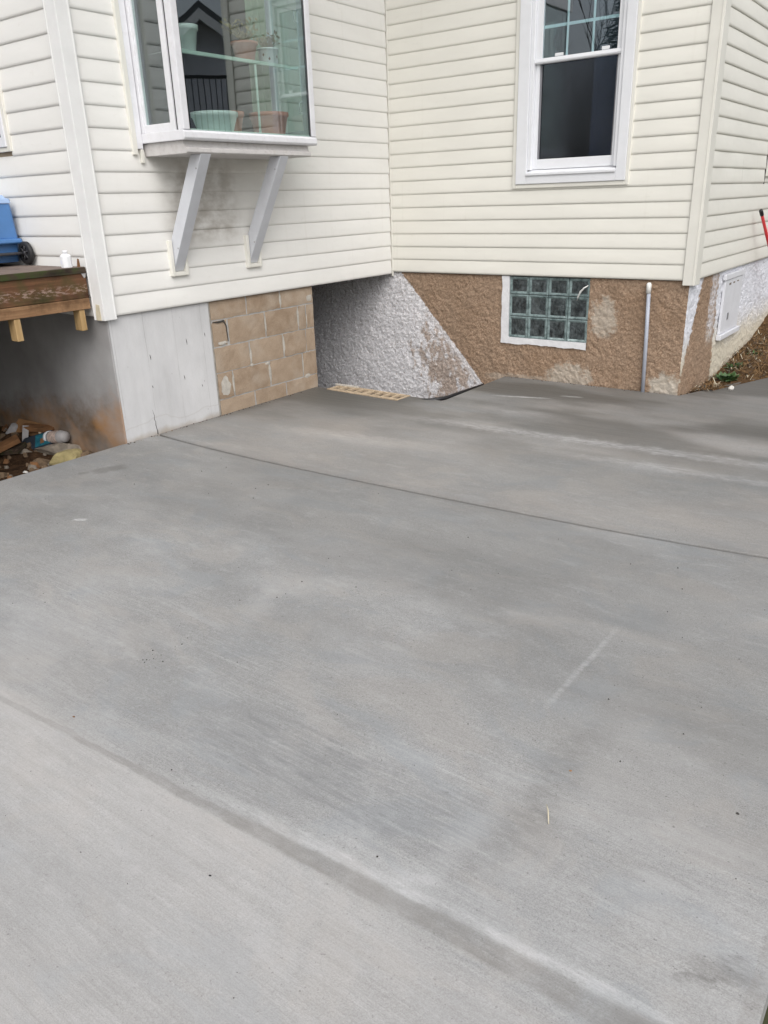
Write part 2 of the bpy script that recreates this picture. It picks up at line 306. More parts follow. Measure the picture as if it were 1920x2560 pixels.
def slabmat():
    m, nt, b = newmat('slab_concrete'); p = pos(nt)
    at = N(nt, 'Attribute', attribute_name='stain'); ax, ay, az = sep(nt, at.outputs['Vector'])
    n1 = noise(nt, mapv(nt, p, (0.8, 1.9, 1)), 1.3, 5, 0.55)
    st = noise(nt, mapv(nt, p, (4.5, 95, 1), (0, 0, 0.03)), 1.0, 4, 0.65)
    st2 = noise(nt, mapv(nt, p, (1.6, 30, 1), (0, 0, 0.02)), 1.0, 4, 0.6)
    gr = noise(nt, p, 260, 3, 0.7)
    gr2 = noise(nt, p, 70, 4, 0.7)
    c = ramp(nt, n1, (0.36, (0.305, 0.310, 0.311)), (0.64, (0.40, 0.40, 0.396)))
    patch = ramp(nt, noise(nt, mapv(nt, p, (0.9, 2.2, 1)), 1.7, 4, 0.6), (0.38, 0.0), (0.62, 1.0))
    k = ma(nt, 'MULTIPLY', patch, ma(nt, 'ADD', 0.18, ma(nt, 'MULTIPLY', step(nt, sep(nt, p)[1], -4.3, -5.0), 0.55)))
    c = mx(nt, ma(nt, 'MULTIPLY', ramp(nt, st, (0.45, 0.0), (0.72, 1.0)), k), c, (0.58, 0.58, 0.575))
    c = mx(nt, ma(nt, 'MULTIPLY', ramp(nt, st2, (0.42, 1.0), (0.56, 0.0)), ma(nt, 'MULTIPLY', k, 0.6)), c, (0.32, 0.318, 0.31))
    c = mx(nt, ma(nt, 'MULTIPLY', ramp(nt, gr, (0.40, 1.0), (0.56, 0.0)), 0.58), c, (0.175, 0.17, 0.162))
    c = mx(nt, ma(nt, 'MULTIPLY', ramp(nt, gr2, (0.52, 0.0), (0.72, 1.0)), 0.28), c, (0.58, 0.58, 0.575))
    c = mx(nt, ma(nt, 'MULTIPLY', ramp(nt, noise(nt, p, 125, 3, 0.75), (0.36, 1.0), (0.50, 0.0)), 0.30), c, (0.20, 0.195, 0.185))
    c = mx(nt, ma(nt, 'MULTIPLY', ramp(nt, noise(nt, mapv(nt, p, (1, 1.6, 1)), 6.5, 6, 0.7), (0.42, 0.0), (0.66, 1.0)), 0.16), c, (0.50, 0.50, 0.495))
    c = mx(nt, ma(nt, 'MULTIPLY', ramp(nt, noise(nt, p, 1.1, 3), (0.5, 0.0), (0.7, 1.0)), 0.25), c, (0.45, 0.425, 0.40))
    bl = noise(nt, mapv(nt, p, (9, 210, 1), (0, 0, 0.045)), 1.0, 3, 0.7)
    c = mx(nt, ma(nt, 'MULTIPLY', ramp(nt, bl, (0.34, 1.0), (0.52, 0.0)), ma(nt, 'ADD', 0.10, ma(nt, 'MULTIPLY', step(nt, sep(nt, p)[1], -4.2, -5.2), 0.26))), c, (0.23, 0.225, 0.215))
    tw = noise(nt, mapv(nt, p, (1, 1.7, 1), (0, 0, 0.2), (5, 2, 0)), 2.3, 7, 0.62, 0.6)
    c = mx(nt, ramp(nt, tw, (0.53, 0.0), (0.60, 0.24)), c, (0.44, 0.405, 0.37))
    c = mx(nt, ramp(nt, tw, (0.38, 0.34), (0.45, 0.0)), c, (0.27, 0.295, 0.315))
    tx = noise(nt, mapv(nt, p, (1, 2.6, 1), (0, 0, 0.1), (1, 9, 0)), 4.5, 7, 0.7, 0.4)
    c = mx(nt, ramp(nt, tx, (0.55, 0.0), (0.66, 0.22)), c, (0.54, 0.54, 0.545))
    c = mx(nt, ramp(nt, tx, (0.34, 0.16), (0.43, 0.0)), c, (0.23, 0.23, 0.225))
    sd = noise(nt, p, 95, 2, 0.6)
    c = mx(nt, ramp(nt, sd, (0.26, 0.7), (0.33, 0.0)), c, (0.13, 0.125, 0.12))
    # white bloom, damp and tint come from the stain map
    c = mx(nt, ma(nt, 'MULTIPLY', ay, ramp(nt, st2, (0.25, 0.6), (0.6, 1.0))), c, (0.66, 0.665, 0.675))
    c = mx(nt, az, c, mx(nt, 0.5, c, (0.42, 0.36, 0.31)))
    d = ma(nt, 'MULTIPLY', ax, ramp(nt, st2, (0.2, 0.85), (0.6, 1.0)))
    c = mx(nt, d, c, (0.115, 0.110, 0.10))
    px_, py_, pz_ = sep(nt, p)
    wn1 = ma(nt, 'SUBTRACT', noise(nt, p, 6, 4, 0.65), 0.5); wn2 = ma(nt, 'SUBTRACT', noise(nt, mapv(nt, p, (1, 1, 1), (0, 0, 0), (7, 3, 0)), 9, 4, 0.65), 0.5)
    def mark(cx, cy, ang, hl, hw, soft=0.3, warp=0.03):
        dx = ma(nt, 'ADD', ma(nt, 'SUBTRACT', px_, cx), ma(nt, 'MULTIPLY', wn1, warp)); dy = ma(nt, 'ADD', ma(nt, 'SUBTRACT', py_, cy), ma(nt, 'MULTIPLY', wn2, warp))
        ca, sa = math.cos(ang), math.sin(ang)
        u = ma(nt, 'ABSOLUTE', ma(nt, 'ADD', ma(nt, 'MULTIPLY', dx, ca / hl), ma(nt, 'MULTIPLY', dy, sa / hl)))
        v = ma(nt, 'ABSOLUTE', ma(nt, 'ADD', ma(nt, 'MULTIPLY', dx, -sa / hw), ma(nt, 'MULTIPLY', dy, ca / hw)))
        return ma(nt, 'MULTIPLY', ma(nt, 'SUBTRACT', 1.0, step(nt, u, 1 - soft, 1 + soft)), ma(nt, 'SUBTRACT', 1.0, step(nt, v, 1 - soft, 1 + soft)))
    brk = ma(nt, 'MULTIPLY', ramp(nt, noise(nt, mapv(nt, p, (1.2, 4, 1)), 11, 6, 0.75), (0.36, 0.12), (0.62, 1.0)), ramp(nt, st, (0.3, 0.55), (0.65, 1.0)))
    def dk(m, k, col):
        nonlocal c
        c = mx(nt, ma(nt, 'MULTIPLY', ma(nt, 'MULTIPLY', m, brk), k * 1.25, True), c, col)
    DK, WH = (0.145, 0.140, 0.132), (0.70, 0.70, 0.705)
    # trowelled band, widening to the right
    yb = ma(nt, 'ADD', ma(nt, 'SUBTRACT', ma(nt, 'ADD', py_, 5.388), ma(nt, 'MULTIPLY', ma(nt, 'SUBTRACT', px_, 2.75), 0.055)), ma(nt, 'MULTIPLY', wn1, 0.030))
    hw = ma(nt, 'ADD', 0.011, ma(nt, 'MULTIPLY', step(nt, px_, 2.6, 4.35), 0.021))
    q = ma(nt, 'DIVIDE', ma(nt, 'ABSOLUTE', yb), hw)
    band = ma(nt, 'SUBTRACT', 1.0, step(nt, q, 0.70, 1.30))
    band = ma(nt, 'MULTIPLY', band, ma(nt, 'ADD', 0.50, ma(nt, 'MULTIPLY', step(nt, px_, 2.0, 3.6), 0.5)))
    bandk = ma(nt, 'ADD', 0.44, ma(nt, 'MULTIPLY', wn2, 1.3))
    # bleached strip on the upper side of the band
    ws = ma(nt, 'MULTIPLY', rect_mask(nt, ma(nt, 'ADD', yb, ma(nt, 'MULTIPLY', wn2, 0.02)), 0.026, 0.062, 0.016), rect_mask(nt, px_, 3.15, 4.5, 0.2))
    dk(ws, 0.36, WH)
    dk(mark(3.86, -5.10, 1.45, 0.20, 0.034, 0.8, 0.09), 0.26, WH)
    dk(ma(nt, 'MULTIPLY', mark(3.40, -5.07, 0.06, 0.46, 0.13, 0.35, 0.10), ramp(nt, st, (0.36, 1.0), (0.60, 0.25))), 0.75, (0.19, 0.195, 0.20))
    dk(mark(3.95, -4.78, 1.52, 0.36, 0.07, 0.9, 0.14), 0.42, DK)
    dk(mark(4.2, -4.93, 0.1, 0.22, 0.10, 0.7, 0.14), 0.12, DK)
    dk(mark(3.79, -4.13, 1.565, 0.25, 0.010, 0.7, 0.03), 0.26, WH)
    dk(mark(0.99, -4.29, 0.55, 0.036, 0.013, 0.4, 0.02), 0.62, WH)
    brk0 = brk; brk = ma(nt, 'ADD', 0.75, 0.0)
    dk(mark(0.38, -3.66, 1.1, 0.10, 0.050, 0.4, 0.13), 0.55, DK)
    dk(mark(0.30, -3.80, 0.9, 0.035, 0.022, 0.3, 0.04), 0.45, DK)
    brk = brk0
    dk(mark(1.77, -0.65, 0.26, 0.19, 0.016, 0.5, 0.02), 0.60, WH)
    dk(mark(2.12, -0.45, 0.2, 0.075, 0.018, 0.5, 0.03), 0.42, WH)
    dk(ma(nt, 'MULTIPLY', mark(2.85, -1.56, 0.055, 1.45, 0.055, 0.9, 0.20), ramp(nt, st2, (0.3, 0.5), (0.6, 1.0))), 0.40, WH)
    dk(mark(3.5, -1.85, 0.05, 0.9, 0.05, 0.8, 0.15), 0.20, WH)
    dk(mark(1.25, -2.3, 0.10, 0.55, 0.07, 0.9, 0.2), 0.24, (0.62, 0.56, 0.51))
    dk(mark(0.62, -1.72, 0.10, 0.70, 0.22, 0.8, 0.25), 0.36, DK)
    dk(mark(1.55, -1.28, 0.08, 0.85, 0.10, 0.8, 0.2), 0.30, DK)
    dk(mark(0.45, -2.75, 0.0, 0.40, 0.11, 0.8, 0.2), 0.26, DK)
    dk(mark(2.3, -2.35, 0.03, 0.7, 0.10, 0.9, 0.2), 0.14, DK)
    dk(mark(4.50, -5.06, 0.5, 0.060, 0.034, 0.4, 0.12), 0.55, DK)
    dk(mark(4.46, -5.13, 0.5, 0.035, 0.014, 0.4, 0.08), 0.60, DK)
    dk(ma(nt, 'MULTIPLY', rect_mask(nt, ma(nt, 'ADD', px_, ma(nt, 'MULTIPLY', wn1, 0.02)), 4.560, 4.595, 0.004), ma(nt, 'LESS_THAN', py_, -4.9)), 0.34, (0.24, 0.22, 0.20))
    c = mx(nt, ma(nt, 'MULTIPLY', band, bandk, True), c, (0.215, 0.205, 0.19))
    pt = N(nt, 'TexVoronoi', {'Vector': p, 'Scale': 17.0}).outputs['Distance']
    pit = ma(nt, 'MULTIPLY', ramp(nt, pt, (0.025, 1.0), (0.055, 0.0)), ramp(nt, noise(nt, p, 2.4, 2), (0.52, 0.0), (0.60, 1.0)))
    c = mx(nt, ma(nt, 'MULTIPLY', pit, 0.7), c, (0.08, 0.08, 0.075))
    put(nt, b.inputs['Base Color'], c)
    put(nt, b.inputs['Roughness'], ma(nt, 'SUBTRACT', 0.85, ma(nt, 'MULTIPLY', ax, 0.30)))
    b.inputs['Specular IOR Level'].default_value = 0.30
    h = ma(nt, 'ADD', ma(nt, 'ADD', ma(nt, 'MULTIPLY', st, 0.6), ma(nt, 'MULTIPLY', gr, 0.6)), ma(nt, 'MULTIPLY', pit, -1.0))
    put(nt, b.inputs['Normal'], bump(nt, h, 0.40, 0.004)); M['slab_concrete'] = m
slabmat()

def dirtmat(name, c0, c1, c2):
    m, nt, b = newmat(name); p = pos(nt)
    n = noise(nt, p, 14, 7, 0.7); n2 = noise(nt, p, 70, 4, 0.7)
    c = ramp(nt, n, (0.3, c0), (0.5, c1), (0.7, c2))
    c = mx(nt, ramp(nt, n2, (0.58, 0.0), (0.7, 0.8)), c, tuple(v * 1.7 for v in c2))
    put(nt, b.inputs['Base Color'], c); b.inputs['Roughness'].default_value = 1.0; b.inputs['Specular IOR Level'].default_value = 0.1
    put(nt, b.inputs['Normal'], bump(nt, ma(nt, 'ADD', n, n2), 0.9, 0.02)); M[name] = m
dirtmat('dirt', (0.022, 0.013, 0.008), (0.060, 0.034, 0.019), (0.13, 0.075, 0.04))
dirtmat('bed_soil', (0.035, 0.022, 0.012), (0.11, 0.065, 0.033), (0.23, 0.14, 0.065))

def woodmat(name, base, dark, axis, moss=0.0, flakes=0.0):
    m, nt, b = newmat(name); p = pos(nt)
    sc = [26, 26, 26]; sc[axis] = 1.6
    g = noise(nt, mapv(nt, p, tuple(sc)), 1.6, 5, 0.6, 0.6)
    c = mx(nt, ramp(nt, g, (0.3, 0.0), (0.7, 1.0)), dark, base)
    bl = noise(nt, p, 6, 5, 0.65)
    c = mx(nt, ramp(nt, bl, (0.5, 0.0), (0.72, 0.75)), c, tuple(v * 0.35 for v in dark))
    if moss:
        c = mx(nt, ma(nt, 'MULTIPLY', ramp(nt, noise(nt, p, 9, 5), (0.42, 0.0), (0.6, 1.0)), moss), c, (0.045, 0.062, 0.018))
    if flakes:
        x, y, z = sep(nt, p)
        f = ma(nt, 'MULTIPLY', ramp(nt, noise(nt, mapv(nt, p, (20, 14, 40)), 1.6, 5, 0.7), (0.5, 0.0), (0.58, 1.0)), rect_mask(nt, z, 0.165, 0.215, 0.015))
        c = mx(nt, ma(nt, 'MULTIPLY', f, flakes), c, (0.42, 0.30, 0.25))
    put(nt, b.inputs['Base Color'], c); b.inputs['Roughness'].default_value = 0.8; b.inputs['Specular IOR Level'].default_value = 0.25
    put(nt, b.inputs['Normal'], bump(nt, ma(nt, 'ADD', g, bl), 0.4, 0.006)); M[name] = m
woodmat('deck_top', (0.26, 0.21, 0.18), (0.13, 0.095, 0.08), 1)
woodmat('deck_moss', (0.075, 0.05, 0.035), (0.03, 0.022, 0.016), 1, 0.85)
woodmat('rim_brown', (0.18, 0.088, 0.045), (0.085, 0.040, 0.022), 1, 0.40, 0.60)
woodmat('ledger_tan', (0.34, 0.205, 0.11), (0.19, 0.10, 0.05), 1)
woodmat('cleat_yellow', (0.48, 0.335, 0.17), (0.36, 0.23, 0.10), 2)
woodmat('joist', (0.15, 0.09, 0.05), (0.08, 0.045, 0.025), 0)

# ------------------------------------------------------------------ mesh helpers
class MB:
    def __init__(s): s.v = []; s.f = []; s.sm = []; s.mi = []
    def add(s, vs, fs, smooth=False, mi=0):
        o = len(s.v); s.v += [tuple(map(float, q)) for q in vs]
        for f in fs: s.f.append(tuple(i + o for i in f)); s.sm.append(smooth); s.mi.append(mi)
        return s
    def box(s, x0, x1, y0, y1, z0, z1, mi=0):
        vs = [(x, y, z) for z in (z0, z1) for y in (y0, y1) for x in (x0, x1)]
        return s.add(vs, [(0, 2, 3, 1), (4, 5, 7, 6), (0, 1, 5, 4), (2, 6, 7, 3), (0, 4, 6, 2), (1, 3, 7, 5)], mi=mi)
    def prism(s, poly, fn, a, b, smooth=False, mi=0):
        n = len(poly)
        vs = [fn(p, a) for p in poly] + [fn(p, b) for p in poly]
        fs = [(i, (i + 1) % n, n + (i + 1) % n, n + i) for i in range(n)]
        s.add(vs, fs, smooth, mi)
        return s.add(vs, [tuple(range(n - 1, -1, -1)), tuple(range(n, 2 * n))], False, mi)
    def tube(s, pts, rad, n=8, smooth=True, cap=True, mi=0):
        pts = [Vector(p) for p in pts]; vs = []; k = len(pts)
        up = Vector((0.31, 0.17, 0.93))
        for i, p in enumerate(pts):
            d = (pts[min(i + 1, k - 1)] - pts[max(i - 1, 0)]).normalized()
            a = d.cross(up); a = a.normalized() if a.length > 1e-4 else d.orthogonal().normalized(); c = d.cross(a)
            r = rad[i] if isinstance(rad, (list, tuple)) else rad
            for j in range(n):
                t = 2 * math.pi * j / n; vs.append(p + a * (r * math.cos(t)) + c * (r * math.sin(t)))
        fs = [(i * n + j, i * n + (j + 1) % n, (i + 1) * n + (j + 1) % n, (i + 1) * n + j) for i in range(k - 1) for j in range(n)]
        s.add(vs, fs, smooth, mi)
        if cap: s.add(vs[:n], [tuple(range(n - 1, -1, -1))], False, mi); s.add(vs[-n:], [tuple(range(n))], False, mi)
        return s
    def lathe(s, prof, o, axis=(0, 0, 1), n=24, smooth=True, mi=0):
        ax = Vector(axis).normalized(); a = ax.orthogonal().normalized(); c = ax.cross(a); o = Vector(o); vs = []
        for r, h in prof:
            for j in range(n):
                t = 2 * math.pi * j / n; vs.append(o + ax * h + a * (r * math.cos(t)) + c * (r * math.sin(t)))
        k = len(prof)
        return s.add(vs, [(i * n + j, i * n + (j + 1) % n, (i + 1) * n + (j + 1) % n, (i + 1) * n + j) for i in range(k - 1) for j in range(n)], smooth, mi)
    def grid(s, P, smooth=True, keep=None, mi=0):
        h, w = P.shape[:2]; fs = []
        for i in range(h - 1):
            for j in range(w - 1):
                if keep is None or keep[i, j]: fs.append((i * w + j, i * w + j + 1, (i + 1) * w + j + 1, (i + 1) * w + j))
        return s.add(P.reshape(-1, 3).tolist(), fs, smooth, mi)

ORG = {}
def mesh_of(name, mb, mats, origin, bevel=0.0, segs=2, fixn=True):
    me = bpy.data.meshes.new(name)
    v = np.array(mb.v) - np.array(origin)
    me.from_pydata(v.tolist(), [], mb.f)
    me.polygons.foreach_set('use_smooth', mb.sm); me.polygons.foreach_set('material_index', mb.mi)
    for mm in (mats if isinstance(mats, (list, tuple)) else [mats]): me.materials.append(M[mm])
    if bevel or fixn:
        bm = bmesh.new(); bm.from_mesh(me)
        bmesh.ops.remove_doubles(bm, verts=bm.verts, dist=1e-6)
        if fixn: bmesh.ops.recalc_face_normals(bm, faces=bm.faces)
        if bevel:
            ed = [e for e in bm.edges if len(e.link_faces) == 2 and e.calc_face_angle(0) > 0.6]
            bmesh.ops.bevel(bm, geom=ed, offset=bevel, segments=segs, profile=0.6, affect='EDGES', clamp_overlap=True)
        bm.to_mesh(me); bm.free()
    me.update(); return me

def link(name, data, origin, parent=None):
    o = bpy.data.objects.new(name, data); COL.objects.link(o)
    if parent is not None:
        o.parent = parent; po = ORG[parent.name]; o.location = Vector(origin) - Vector(po)
    else: o.location = origin
    ORG[o.name] = tuple(origin); return o

def part(name, mb, mats, parent=None, bevel=0.0, segs=2, fixn=True, origin=None):
    if origin is None:
        v = np.array(mb.v); lo, hi = v.min(0), v.max(0); origin = ((lo[0] + hi[0]) / 2, (lo[1] + hi[1]) / 2, lo[2])
    return link(name, mesh_of(name, mb, mats, origin, bevel, segs, fixn), origin, parent)
def again(o, origin, parent):
    c = o.copy(); COL.objects.link(c); c.parent = parent
    c.location = Vector(origin) - Vector(ORG[parent.name]); ORG[c.name] = tuple(origin); return c
def thing(name, label, cat, loc, group=None):
    o = bpy.data.objects.new(name, None); COL.objects.link(o); o.location = loc; o.empty_display_size = 0.1
    ORG[o.name] = tuple(loc); return tag(o, label, cat, group)
def tag(o, label, cat, group=None):
    o['label'] = label; o['category'] = cat
    if group: o['group'] = group
    return o
def struct(o): o['kind'] = 'structure'; return o
def stuff(o): o['kind'] = 'stuff'; return o

def vnoise(x, y, seed=0):
    xi = np.floor(x).astype(np.int64); yi = np.floor(y).astype(np.int64); fx = x - xi; fy = y - yi
    fx = fx * fx * (3 - 2 * fx); fy = fy * fy * (3 - 2 * fy)
    def h(a, b):
        n = (a * 374761393 + b * 668265263 + seed * 974634777) & 0x7fffffff
        n = ((n ^ (n >> 13)) * 1274126177) & 0x7fffffff
        return ((n ^ (n >> 16)) & 0xffff) / 65535.0
    return (h(xi, yi) * (1 - fx) + h(xi + 1, yi) * fx) * (1 - fy) + (h(xi, yi + 1) * (1 - fx) + h(xi + 1, yi + 1) * fx) * fy
def fbm(x, y, seed=0, o=4):
    s = 0; a = 0.5
    for k in range(o): s = s + a * vnoise(x * 2 ** k, y * 2 ** k, seed + k * 17); a *= 0.5
    return s / (1 - 0.5 ** o)

# ------------------------------------------------------------------ key dimensions (metres; z = 0 is the lower edge of the siding)
SA, SB, ZB = 0.127, 0.1144, 0.0179
YA, LA, LB = -3.1865, -3.2618, 2.8541
ZS = -0.88                       # top of the concrete slab
TOP = 5.60

house = thing('house', 'cream vinyl sided house with bay window and brown stucco foundation behind the concrete slab', 'house', (0.0, 0.0, -0.9))

# wall frames: (u, n, z) -> world
FA = lambda u, n, z: (n, u, z)
FB = lambda u, n, z: (u, -n, z)
FC = lambda u, n, z: (u, LA - n, z)
FD = lambda u, n, z: (LB + n, u, z)

# ------------------------------------------------------------------ siding, one plank per course
plank_cache = {}
def plank(F, key, u0, u1, z, s, mat):
    k = (key, round(u0, 4), round(u1, 4), s)
    um = (u0 + u1) / 2; org = F(um, 0, z)
    if k in plank_cache:
        o = plank_cache[k].copy(); COL.objects.link(o); o.parent = house
        o.location = Vector(org) - Vector(ORG[house.name]); ORG[o.name] = org; return o
    prof = [(0.0015, s + 0.004), (0.0045, s - 0.002), (0.0108, 0.0250), (0.0117, 0.0190), (0.0115, 0.0130), (0.0101, 0.0070), (0.0078, 0.0028), (0.0054, 0.0002), (0.0012, 0.0002)]
    n = len(prof); k_ = 14; mb = MB(); vs = []
    sd = random.random() * 50
    for i in range(k_ + 1):
        u = u0 + (u1 - u0) * i / k_
        w = 0.0008 * math.sin(u * 5.3 + sd) + 0.0005 * math.sin(u * 11 + sd * 2)
        for (nn, zz) in prof: vs.append(F(u, nn + (w if 0.003 < nn else 0), z + zz + 0.3 * w))
    fs = [(i * n + j, i * n + j + 1, (i + 1) * n + j + 1, (i + 1) * n + j) for i in range(k_) for j in range(n - 1)]
    mb.add(vs, fs, True)
    mb.add(vs[:n], [tuple(range(n))]); mb.add(vs[-n:], [tuple(range(n))])
    o = part('siding_plank', mb, mat, house, origin=org, fixn=False)
    out = Vector(F(0, 1, 0)) - Vector(F(0, 0, 0))
    if sum(p.normal.dot(out) * p.area for p in o.data.polygons) < 0: o.data.flip_normals()
    plank_cache[k] = o; return o

for i in range(46):                                             # left wing, face towards +x
    z = i * SA
    if z > TOP - 0.05: break
    if z < 1.0: plank(FA, 'A', YA - 0.01, -0.0225, z, SA, 'vinyl_white')
    elif z > 2.6: plank(FA, 'A', YA - 0.01, -0.0225, z, SA, 'vinyl_white')
    else:
        plank(FA, 'A', YA - 0.01, -2.850, z, SA, 'vinyl_white'); plank(FA, 'A', -1.545, -0.0225, z, SA, 'vinyl_white')
for i in range(50):                                             # right wing, face towards the camera
    z = ZB + i * SB
    if z > TOP - 0.05: break
    if i < 7 or z > 2.5: plank(FB, 'B', 0.0205, LB - 0.066, z, SB, 'vinyl_cream')
    else:
        plank(FB, 'B', 0.0205, 1.302, z, SB, 'vinyl_cream'); plank(FB, 'B', 2.282, LB - 0.066, z, SB, 'vinyl_cream')
for i in range(46):                                             # return above the deck
    z = i * SA
    if z > TOP - 0.05: break
    if z < 1.0 or z > 2.5: plank(FC, 'C', -5.2, -0.087, z, SA, 'vinyl_white')
    else: plank(FC, 'C', -0.735, -0.087, z, SA, 'vinyl_white'); plank(FC, 'C', -5.2, -1.75, z, SA, 'vinyl_white')
for i in range(50):                                             # far right return
    z = ZB + i * SB
    if z > TOP - 0.05: break
    if i == 7 or i == 6:
        sm = 1.03 if i == 7 else 1.05
        plank(FD, 'D', 0.105, sm, z, SB, 'vinyl_cream'); plank(FD, 'D', sm + 0.003, 1.845 if i == 7 else 4.0, z, SB, 'vinyl_cream')
        if i == 7: plank(FD, 'D', 2.85, 4.0, z, SB, 'vinyl_cream')
    elif i < 6 or z > 2.5: plank(FD, 'D', 0.105, 4.0, z, SB, 'vinyl_cream')
    else: plank(FD, 'D', 0.105, 1.845, z, SB, 'vinyl_cream'); plank(FD, 'D', 2.85, 4.0, z, SB, 'vinyl_cream')

# wall sheathing behind the siding, with the window openings
sh = MB()
sh.box(-0.12, -0.001, -2.80, -1.56, 0.012, 1.02); sh.box(-0.12, -0.001, -2.80, -1.56, 2.5, TOP)
sh.box(-0.12, -0.001, LA + 0.121, -2.80, 0.012, TOP); sh.box(-0.12, -0.001, -1.56, 0.121, 0.012, TOP)
sh.box(0.0, 1.42, 0.001, 0.12, 0.020, TOP); sh.box(2.19, LB - 0.002, 0.001, 0.12, 0.020, TOP)
sh.box(1.42, 2.19, 0.001, 0.12, 0.020, 0.82); sh.box(1.42, 2.19, 0.001, 0.12, 2.45, TOP)
sh.box(-5.4, -0.001, LA + 0.001, LA + 0.12, 0.012, TOP)
sh.box(LB - 0.12, LB - 0.001, 0.121, 5.0, 0.020, TOP)
part('sheathing', sh, 'sheathing', house)

# corner posts
def L(poly): return poly
pa = MB()
pa.prism([(0.022, YA), (0.022, LA - 0.022), (-0.0913, LA - 0.022), (-0.0913, LA - 0.001), (0.001, LA - 0.001), (0.001, YA)], lambda p, z: (p[0], p[1], z), -0.020, TOP)
pp = part('corner_post', pa, 'post_white', house, 0.004, 2)
bd = MB(); bd.box(0.0222, 0.0255, YA - 0.012, YA - 0.002, -0.018, TOP - 0.01); bd.box(-0.0895, -0.080, LA - 0.0255, LA - 0.0222, -0.018, TOP - 0.01)
part('edge_bead', bd, 'post_white', pp, 0.0012, 1)
bp_ = MB(); bp_.prism([(-0.066, -0.018), (-0.012, -0.018), (-0.013, 0.082), (-0.050, 0.086), (-0.062, 0.03)], lambda p, y: (p[0], y, p[1]), LA - 0.0243, LA - 0.0223)
o = part('broken_patch', bp_, 'straw_pale', pp); o['label'] = 'tan patch where the white face of the post is torn off'
pb = MB()
pb.prism([(LB - 0.0705, -0.022), (LB + 0.022, -0.022), (LB + 0.022, 0.112), (LB + 0.001, 0.112), (LB + 0.001, -0.001), (LB - 0.0705, -0.001)], lambda p, z: (p[0], p[1], z), -0.016, TOP)
pp = part('corner_post', pb, 'trim_cream', house, 0.004, 2)
bd = MB(); bd.box(LB + 0.002, LB + 0.010, -0.0248, -0.0222, -0.014, TOP - 0.01)
part('edge_bead', bd, 'trim_cream', pp, 0.001, 1)
pi = MB(); pi.prism([(0.0005, 0.0), (0.0005, -0.0125), (0.012, -0.0135), (0.0185, -0.0125), (0.0205, -0.008), (0.0195, -0.0005)], lambda p, z: (p[0], p[1], z), -0.022, TOP)
part('corner_post', pi, 'trim_cream', house, 0.0015, 1)

# eaves above the picture
ev = MB(); ev.box(-5.6, 0.36, -3.62, 5.2, TOP + 0.002, TOP + 0.03); ev.box(0.36, LB + 0.36, -0.36, 5.2, TOP + 0.002, TOP + 0.03)
rf_s = part('soffit', ev, 'soffit', house)
rb = MB()
rb.prism([(-5.7, 0), (-2.6, 1.5), (0.45, 0)], lambda p, y: (p[0], y, TOP + 0.035 + p[1]), -3.72, 5.3)
rb.prism([(-0.46, 0), (2.6, 1.3), (5.3, 0)], lambda p, x: (x, p[0], TOP + 0.037 + p[1]), -0.2, LB + 0.46)
part('roof', rb, 'roof_dark', house)
gt = MB(); gt.box(0.362, 0.45, -3.62, -0.45, TOP - 0.04, TOP + 0.032); gt.box(0.45, LB + 0.36, -0.45, -0.362, TOP - 0.04, TOP + 0.032)
part('gutter', gt, 'trim_white', house, 0.008, 2)

# rooms behind the glass
rm = MB()
rm.box(-5.0, LB - 0.121, 4.6, 4.7, 0.03, TOP); rm.box(-5.3, -5.2, LA + 0.12, 4.6, 0.03, TOP)
rm.box(-5.2, LB - 0.12, LA + 0.121, 4.6, TOP - 0.12, TOP - 0.1)
rm.box(-2.3, -2.22, LA + 0.121, 4.6, 0.041, TOP - 0.121); rm.box(-2.2, LB - 0.121, 2.6, 2.68, 0.041, TOP - 0.121)
part('room_wall', rm, 'room_wall', house)
fl = MB(); fl.box(-5.2, -0.121, LA + 0.121, 4.6, 0.030, 0.040); fl.box(-0.121, LB - 0.121, 0.121, 4.6, 0.030, 0.040)
part('room_floor', fl, 'room_floor', house)

# ------------------------------------------------------------------ foundation
fd = MB()
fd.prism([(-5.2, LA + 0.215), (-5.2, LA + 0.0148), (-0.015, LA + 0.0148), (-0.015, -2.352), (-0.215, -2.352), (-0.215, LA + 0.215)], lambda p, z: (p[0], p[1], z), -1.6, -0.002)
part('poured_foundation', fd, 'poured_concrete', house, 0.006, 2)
ck = MB()
cy = -2.968; pts = []
for k in range(9): pts.append((-0.0143, cy + random.uniform(-0.004, 0.004) - 0.0015 * k, -0.88 + 0.0235 * k))
ck.tube(pts, [0.003, 0.0032, 0.0022, 0.0026, 0.0016, 0.002, 0.0014, 0.001, 0.0005], 5, True)
part('crack', ck, 'grit_dark', house)
for (yy, zz, hh) in ((-2.66, -0.50, 0.035), (-2.60, -0.24, 0.045), (-2.94, -0.30, 0.04), (-2.42, -0.22, 0.03), (-2.955, -0.52, 0.02), (-2.50, -0.60, 0.02)):
    sn = MB(); sn.tube([(-0.0145, yy, zz), (-0.0142, yy + 0.003, zz - hh / 2), (-0.0145, yy + 0.004, zz - hh)], [0.001, 0.0026, 0.0006], 6)
    part('form_tie_slot', sn, 'grit_dark', house)

